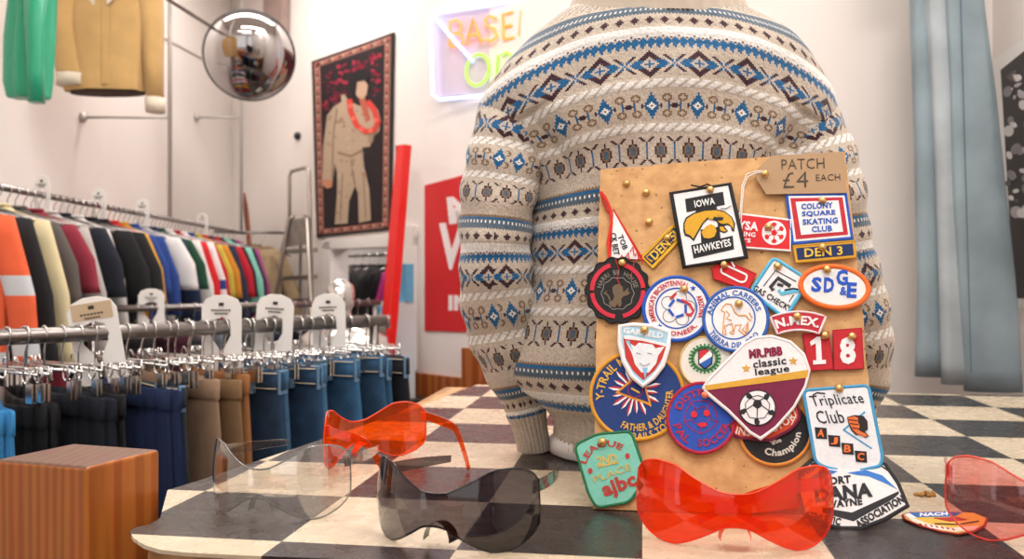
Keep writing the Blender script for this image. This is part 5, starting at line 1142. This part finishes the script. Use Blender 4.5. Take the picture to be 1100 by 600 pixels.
# ------------------------------------------------------------------ jeans against the right wall
jm = [mat('pale_denim', 'b6c0c6', .9, bump=.5, weave=900, var=.18, vscale=7), mat('mid_denim', '98a9b2', .9, bump=.5, weave=900, var=.18, vscale=7)]
def leg(name, path, par, mt_, seam=None):
    """path (u,v,Z,half width px, half depth m)"""
    m = MB(); secs = []
    for i in range(25):
        v = path[0][1]+(path[-1][1]-path[0][1])*i/24; u = ips(v, [(q[1], q[0]) for q in path], 25); hw = ips(v, [(q[1], q[3]) for q in path], 25); Z = path[0][2]; hd = path[0][4]; c = at(u, v, Z)-par.location; secs.append((c.x, c.y, c.z, hw*Z/F, hd, -TH, 2.6))
    m.loft(secs, 36, ripple=lambda a, t: .05*math.sin(a*3+t*3)+.03*math.sin(a*7+t*4)); o = m.build(name, mt_, par, True); return o
def jeans(label, Z, legs, mts, lo=0):
    c = at(1015, -220, Z); r = thing('flared_jeans', label, 'jeans', c, group='jeans hung on the right wall')
    for i, (pth, mm) in enumerate(zip(legs, mts)): leg('leg', [(u, v, Z+dz, w, d) for u, v, dz, w, d in pth], r, mm)
    cc = at(1012, -240, Z)-c; w = .13; m = MB(); m.loft([(cc.x, cc.y, cc.z, w, .035), (cc.x, cc.y, cc.z-.045, w, .038), (cc.x, cc.y, cc.z-.25, w*1.2, .045), (cc.x, cc.y, cc.z-.33, w*1.15, .04)], 40); m.build('seat', mts[0], r, True)
    m = MB(); m.loft([(cc.x, cc.y, cc.z-.04, w*1.03, .041), (cc.x, cc.y, cc.z+.002, w*1.02, .038)], 40); m.build('waistband', mts[0], r, True)
    return r
jl = jeans('pale blue flared jeans hanging on the right wall, legs overlapping', 2.2, [[(1008, -170, .07, 20, .03), (1000, 0, .07, 21, .03), (1003, 100, .07, 21, .03), (1005, 200, .07, 21, .03), (1006, 300, .07, 20, .03), (1005, 404, .07, 21, .03)], [(1014, -170, .03, 22, .03), (1012, 0, .03, 17, .03), (1018, 120, .03, 16, .03), (1022, 250, .03, 15, .03), (1026, 412, .03, 14, .03)], [(1022, -170, 0, 22, .028), (1034, 0, 0, 20, .028), (1043, 100, 0, 23, .028), (1049, 200, 0, 26, .028), (1058, 300, 0, 28, .028), (1066, 420, 0, 28, .028)]], [jm[1], jm[0], jm[1]])
m = MB(); ps = [at(1034-2+((v)/420)*12, v, 2.168) for v in range(-20, 416, 20)]; 
m.tube([q-jl.location for q in ps], .0014, 5); m.build('seam', mat('seam_thread', '4a6878', .8), jl)
q = at(1012, -243, 2.2); m = MB(); wq = rightw.pt(rightw.hit(1012, -243)[0], rightw.hit(1012, -243)[1], 0); m.tube([wq, q+Vector((0, .04, 0)), q+Vector((0, -.0, 0))], .012, 8); tag(m.build('wall_hook', steel, None, True), 'steel hook the pale jeans hang from', 'hook')
# monochrome photo print on the side wall
pp = [(1061, 40), (1145, -55), (1145, 330), (1081, 326)]
p = Flat('photo_print', 'black and white photograph with a white margin pinned at the right edge', 'picture', sidew, [(1059, 70), (1150, 5), (1150, 335), (1083, 330)], 'f1efec', off=.003, t=.004, weave=None, base='paper', rough=.5)
random.seed(5)
p.poly([(1075, 75), (1150, 15), (1150, 322), (1090, 320)], '2a2628', 'image', 1)
for i in range(90):
    v = random.uniform(75, 235); u = random.uniform(1078+(v-75)*.05, 1140); g_ = random.choice(('e8e4e4', 'b8b2b2', '888284', '5c5658', 'd8d4d4')); a = random.uniform(2, 7)
    if v < 75-(u-1075)*.7+8: continue
    p.poly(circ(u, v, a, a*random.uniform(.4, 1), 9, random.uniform(0, 180)), g_, 'image', 2+i % 3)
p.done()

# ------------------------------------------------------------------ coat rails added out of view behind the camera to darken the dome mirror
for k, (x, y0, n_) in enumerate(((-2.35, -2.2, 16), (.15, -2.4, 14))):
    tag(rail('unseen steel rail of dark coats added for the dome mirror, '+('left' if k == 0 else 'right'), (x, y0, 1.6), (x+.1, y0+1.5, 1.6), .014), None)
    for i in range(n_):
        y = y0+.08+i*.09; shirt(('black', 'charcoal', 'brown', 'navy')[i % 4]+' coat on the '+('left' if k == 0 else 'right')+' rail added unseen behind the camera', (x+.006*i, y, 1.6), .1, [cl_(('17171a', '2a2728', '4a2c1e', '1e2438')[i % 4])], .5, .9, .22, None, 'unseen coats added for the dome mirror', 'coat', 'coat', .03)
        dup(hs0, (x+.006*i, y, 1.6), .1, 'steel hanger added unseen behind the camera', 'unseen hangers added for the dome mirror')
